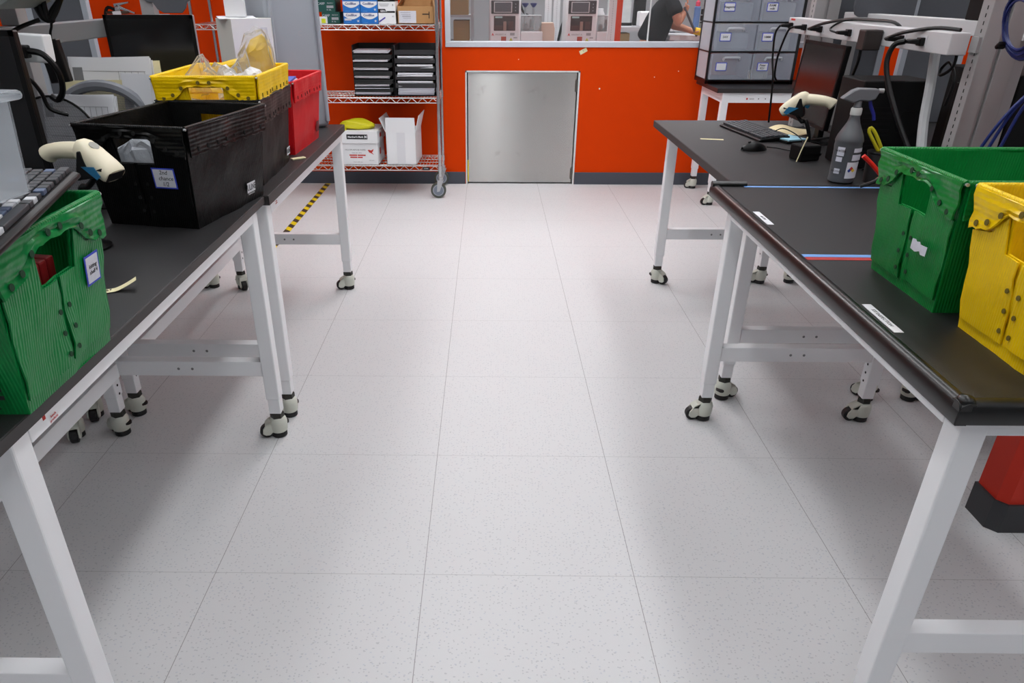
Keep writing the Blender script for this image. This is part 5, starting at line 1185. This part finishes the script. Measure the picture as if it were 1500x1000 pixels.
MB().bx(1.37, 1.425, 6.0, 6.2, 0, 3).build('column_2', ORANGE); struct(bpy.data.objects['column_2'])
cable('black hose hanging beside the right white machine', [(1.0, 6.75, 1.6), (.95, 6.75, 1.45), (.98, 6.74, 1.3), (.93, 6.74, 1.15), (.9, 6.75, 1.0)], .014)
cable('black hose hanging behind the left white machine', [(.52, 6.85, 1.6), (.50, 6.85, 1.42), (.53, 6.85, 1.3), (.6, 6.86, 1.25)], .012)
o = MB().lathe([(.06, .0005), (.065, .01), (.065, .38), (.05, .41), (.05, .43)], seg=20).build('canister', LABW, loc=(1.30, 6.72, .8955), smooth='auto'); tag(o, 'white canister behind the right white machine', 'canister')
# wire rack with cartons behind the glass
t = thing('storage_rack', 'grey metal rack of cardboard cartons behind the glass at the left', 'rack', (-.05, 6.7, 0))
m = MB()
for x in (-.42, .06):
    for y in (-.2, .2): MB().bx(x-.012, x+.012, y-.012, y+.012, .0005, 2.0).build('post', LABG, t)
for z in (.55, 1.03, 1.27, 1.72): MB().bx(-.43, .07, -.21, .21, z-.02, z).build('shelf', LABG, t)
for (x0, x1, z0, z1, l) in ((-.35, -.24, 1.2705, 1.55, 'left brown carton on the upper shelf of the rack behind the glass'), (-.22, .02, 1.2705, 1.62, 'large brown carton on the upper shelf of the rack behind the glass'), (-.13, .03, 1.0305, 1.22, 'brown carton on the lower shelf of the rack behind the glass')):
    t = boxthing('carton', l, -.05+x0, -.05+x1, 6.52, 6.82, z0, z1, KRAFTD); MB().box((0, -.0008, (z1-z0)*.6), ((x1-x0)*.5, .001, .004)).build('print_line', KRAFT, t)
o = MB().bx(-.09, .09, 0, .3, .0005, .2).build('plastic_crate', LABG, loc=(-.31, 6.52, 1.0305), bevel=.01); tag(o, 'grey plastic crate on the lower shelf of the rack behind the glass', 'crate')
# desk run on the right
t = thing('lab_shelf', 'pale grey counter behind the glass left of the person', 'counter', (1.66, 7.3, 0))
MB().bx(-.19, .55, -.25, .3, 1.10, 1.14).build('worktop', mat('lab_top'  , (190, 190, 194)), t)
for x in (-.15, .5): MB().bx(x-.03, x+.03, -.22, .28, .0005, 1.10).build('leg', LABG, t)
boxthing('carton', 'brown carton standing under the pale counter behind the glass', 1.545, 1.70, 7.06, 7.3, 0, 1.08, KRAFTD)
t = boxthing('paper_roll_box', 'white tub on the pale counter behind the person', 1.80, 1.96, 7.12, 7.3, 1.1405, 1.29, CARD, cat='tub', bevel=.015)
t = thing('framed_sheet', 'framed printed sheet standing on the pale counter behind the glass', 'sign', (1.62, 7.4, 1.1405)); MB().bx(-.13, .13, 0, .02, .03, .5).build('sheet', mat('sheet_pale', (190, 196, 196), .4, noise=.25, nscale=14), t); MB().bx(-.15, .15, -.01, .03, .0005, .03).build('stand', MATTE, t)
o = MB().bx(-.06, .06, 0, .1, 0, .3).build('wall_dispenser', MATTE, loc=(1.86, 7.95, 1.35)); tag(o, 'black box hanging on the far wall behind the person', 'dispenser')
o.location = (1.86, 7.45, 1.1405); o.scale = (1, 1, 1.7)
t = thing('lab_table', 'white lab table behind the glass that the person leans over', 'table', (2.45, 6.85, 0))
MB().bx(-.42, .75, -.25, .19, 1.04, 1.085).build('worktop', mat('lab_top_white', (212, 214, 218), .4), t, bevel=.003)
for x in (-.05, .7):
    for y in (-.22, .155): MB().bx(x-.03, x+.03, y-.03, y+.03, .0005, 1.04).build('leg', WHITE, t)
t = thing('bench_machine', 'pale green grey machine with a sloped front on the white lab table', 'machine', (2.62, 6.75, 1.0855))
MB().prism([(-.2, 0, .0005), (.3, 0, .0005), (.3, 0, .26), (-.04, 0, .26), (-.12, 0, .22), (-.2, 0, .1)], (0, .25, 0)).build('body', mat('pale_green_grey', (176, 184, 178), .5), t, bevel=.008)
MB().bx(-.21, .31, -.006, .26, .0005, .025).build('base', MATTE, t); MB().cyl((-.13, -.002, .06), (-.13, -.006, .06), .01, 10).build('screw', LABG, t)
o = MB().tube([(0, 0, 0), (.08, .0, -.02), (.19, 0, -.06)], [.034, .034, .034, .034, .03, .03], 12).build('yellow_roll', mat('roll_yellow', (232, 196, 20), .5), loc=(2.24, 6.46, 1.135), smooth='auto'); tag(o, 'yellow roll held under the hand of the person', 'roll')
o = MB().cyl((-.0, 0, 0), (.17, .05, -.26), .012, 8).build('rod', GREYD, loc=(2.10, 6.42, 1.345)); tag(o, 'grey rod between the hands of the person', 'rod')
for i, z in enumerate((1.14, 1.20, 1.26, 1.32)):
    o = MB().bx(-.05, .05, 0, .1, .0, .05).build('instrument_module', MATTE, loc=(2.47, 6.90, z-.03+.0), bevel=.004); tag(o, ('lowest', 'second', 'third', 'topmost')[i]+' dark module of the stack behind the pale green machine', 'instrument', 'dark modules stacked behind the glass')
    o.location.z = 1.0855+i*.0605
o = MB().bx(-.03, .03, 0, .05, .0005, .26).build('squeeze_bottle', mat('bottle_blue', (90, 120, 170), .4), loc=(2.36, 6.9, 1.0855), bevel=.012); tag(o, 'blue bottle on the white lab table in front of the person', 'bottle')
MB().lathe([(.024, .26), (.024, .30), (.008, .31), (.006, .36)], seg=14).build('cap', mat('cap_pink', (200, 60, 90), .5), o, loc=(0, .025, 0), smooth='auto')
# person
def skin_body(name, chain, m, parent=None, sub=2, loc=None):
    """chain: list of branches, each a list of (x,y,z,r); first vertex of later branches is an index of an earlier vertex"""
    vs, es, rs = [], [], []
    for br in chain:
        prev = None
        for q in br:
            if isinstance(q, int): prev = q; continue
            vs.append(q[:3]); rs.append(q[3:] if len(q) == 5 else (q[3], q[3])); i = len(vs)-1
            if prev is not None: es.append((prev, i))
            prev = i
    me = bpy.data.meshes.new(name); me.from_pydata(vs, es, []); me.materials.append(m)
    o = bpy.data.objects.new(name, me); COL.objects.link(o)
    if parent: o.parent = parent
    sk = o.modifiers.new('skin', 'SKIN'); sk.use_smooth_shade = True; sk.branch_smoothing = .3
    sv = me.skin_vertices[0].data
    for i, r in enumerate(rs): sv[i].radius = r; sv[i].use_root = (i == 0)
    sb = o.modifiers.new('sub', 'SUBSURF'); sb.levels = sub; sb.render_levels = sub
    return o
per = thing('person', 'person in a black t-shirt leaning over the white lab table behind the glass', 'person', (1.80, 6.6, 0))
# coordinates relative to the feet; +x is where the person leans
B = [[(.0, 0, .95, .10, .12), (.05, 0, 1.08, .105, .125), (.11, 0, 1.22, .12, .15), (.18, 0, 1.36, .10, .15), (.225, 0, 1.44, .055), (.26, 0, 1.50, .055), (.30, 0, 1.545, .085), (.315, 0, 1.60, .09), (.305, 0, 1.66, .06)],
     [3, (.185, -.17, 1.385, .06), (.225, -.20, 1.29, .05), (.255, -.20, 1.19, .043), (.285, -.175, 1.255, .038), (.318, -.15, 1.315, .028), (.33, -.145, 1.345, .03), (.335, -.142, 1.37, .024)],
     [3, (.19, .17, 1.385, .06), (.24, .16, 1.27, .05), (.27, .12, 1.17, .044), (.35, .02, 1.155, .036), (.42, -.08, 1.13, .027), (.455, -.115, 1.12, .028), (.475, -.13, 1.115, .022)],
     [0, (-.01, -.09, .88, .095), (.04, -.10, .50, .062), (-.02, -.10, .10, .042), (.03, -.10, .04, .04), (.13, -.10, .03, .03)],
     [0, (-.01, .09, .88, .095), (.05, .10, .50, .062), (.06, .10, .10, .042), (.11, .10, .04, .04), (.21, .10, .03, .03)]]
body = skin_body('body', B, SKIN, per)
def fingers(base, dirv, side, parent):
    d_ = Vector(dirv).normalized(); s_ = Vector(side).normalized(); n_ = d_.cross(s_)
    b0 = Vector(base)
    for k, L_ in enumerate((.06, .07, .066, .052)):
        p = b0+s_*(-.024+.016*k); q = [p, p+d_*L_*.45+n_*.004, p+d_*L_*.75+n_*.018, p+d_*L_*.8+n_*.036]
        skin_body('finger', [[(*v, .0085-.0008*i) for i, v in enumerate(q)]], SKIN, parent, 1)
    p = b0-s_*.03-d_*.035; q = [p, p-s_*.018+d_*.02+n_*.01, p-s_*.012+d_*.045+n_*.022]
    skin_body('thumb', [[(*v, .0095-.0008*i) for i, v in enumerate(q)]], SKIN, parent, 1)
fingers((.335, -.142, 1.375), (.15, .1, 1), (.2, 1, 0), body); fingers((.478, -.132, 1.114), (1, -.3, -.15), (.3, 1, 0), body)
tee = skin_body('t_shirt', [[(.0, 0, .99, .15, .165), (.05, 0, 1.08, .145, .16), (.105, 0, 1.22, .145, .17), (.165, 0, 1.35, .125, .17), (.20, 0, 1.42, .075)],
     [3, (.18, -.165, 1.375, .085), (.215, -.195, 1.305, .078), (.228, -.203, 1.275, .074)], [3, (.185, .165, 1.375, .085), (.23, .165, 1.30, .076), (.245, .16, 1.26, .072)]], NAVY, per)
skin_body('trousers', [[(.0, 0, .98, .15, .16), (-.005, 0, .90, .15, .16)], [1, (-.01, -.09, .80, .11), (.04, -.10, .50, .08), (-.02, -.10, .11, .06)], [1, (-.01, .09, .80, .11), (.05, .10, .50, .08), (.06, .10, .11, .06)]], JEANS, per)
skin_body('hair', [[(.27, 0, 1.56, .07), (.28, 0, 1.64, .10), (.30, 0, 1.685, .07)]], HAIR, per)
m = MB()
for s in (-1, 1): m.lathe([(.004, -.012), (.012, -.006), (.012, .004), (.004, .01)], c=(.385, s*.032, 1.60), seg=10)
m.build('eyes', INK, per); MB().prism([(.39, -.012, 1.565), (.39, .012, 1.565), (.41, 0, 1.56), (.392, 0, 1.60)], (.004, 0, 0)).build('nose', SKIN, per, smooth=True); MB().box((.382, 0, 1.535), (.01, .04, .006)).build('mouth', mat('lips', (160, 90, 84), .5), per)
for s in (-1, 1): MB().lathe([(.01, -.03), (.022, -.01), (.02, .015), (.008, .03)], c=(.30, s*.092, 1.59), seg=10).build('ear', SKIN, per, smooth=True)
MB().box((-.02, -.165, 1.0), (.03, .012, .05)).build('badge', mat('badge_grey', (160, 158, 150), .5), per)
for (y, x) in ((-.10, .05), (.10, .13)): MB().box((x, y, .045), (.26, .1, .088)).build('shoe', MATTE, per, bevel=.03, smooth='auto')
# view settings
sc.view_settings.view_transform = 'Standard'; sc.view_settings.look = 'None'; sc.view_settings.exposure = 0.22; sc.view_settings.gamma = 1.0
sc.view_settings.use_curve_mapping = False
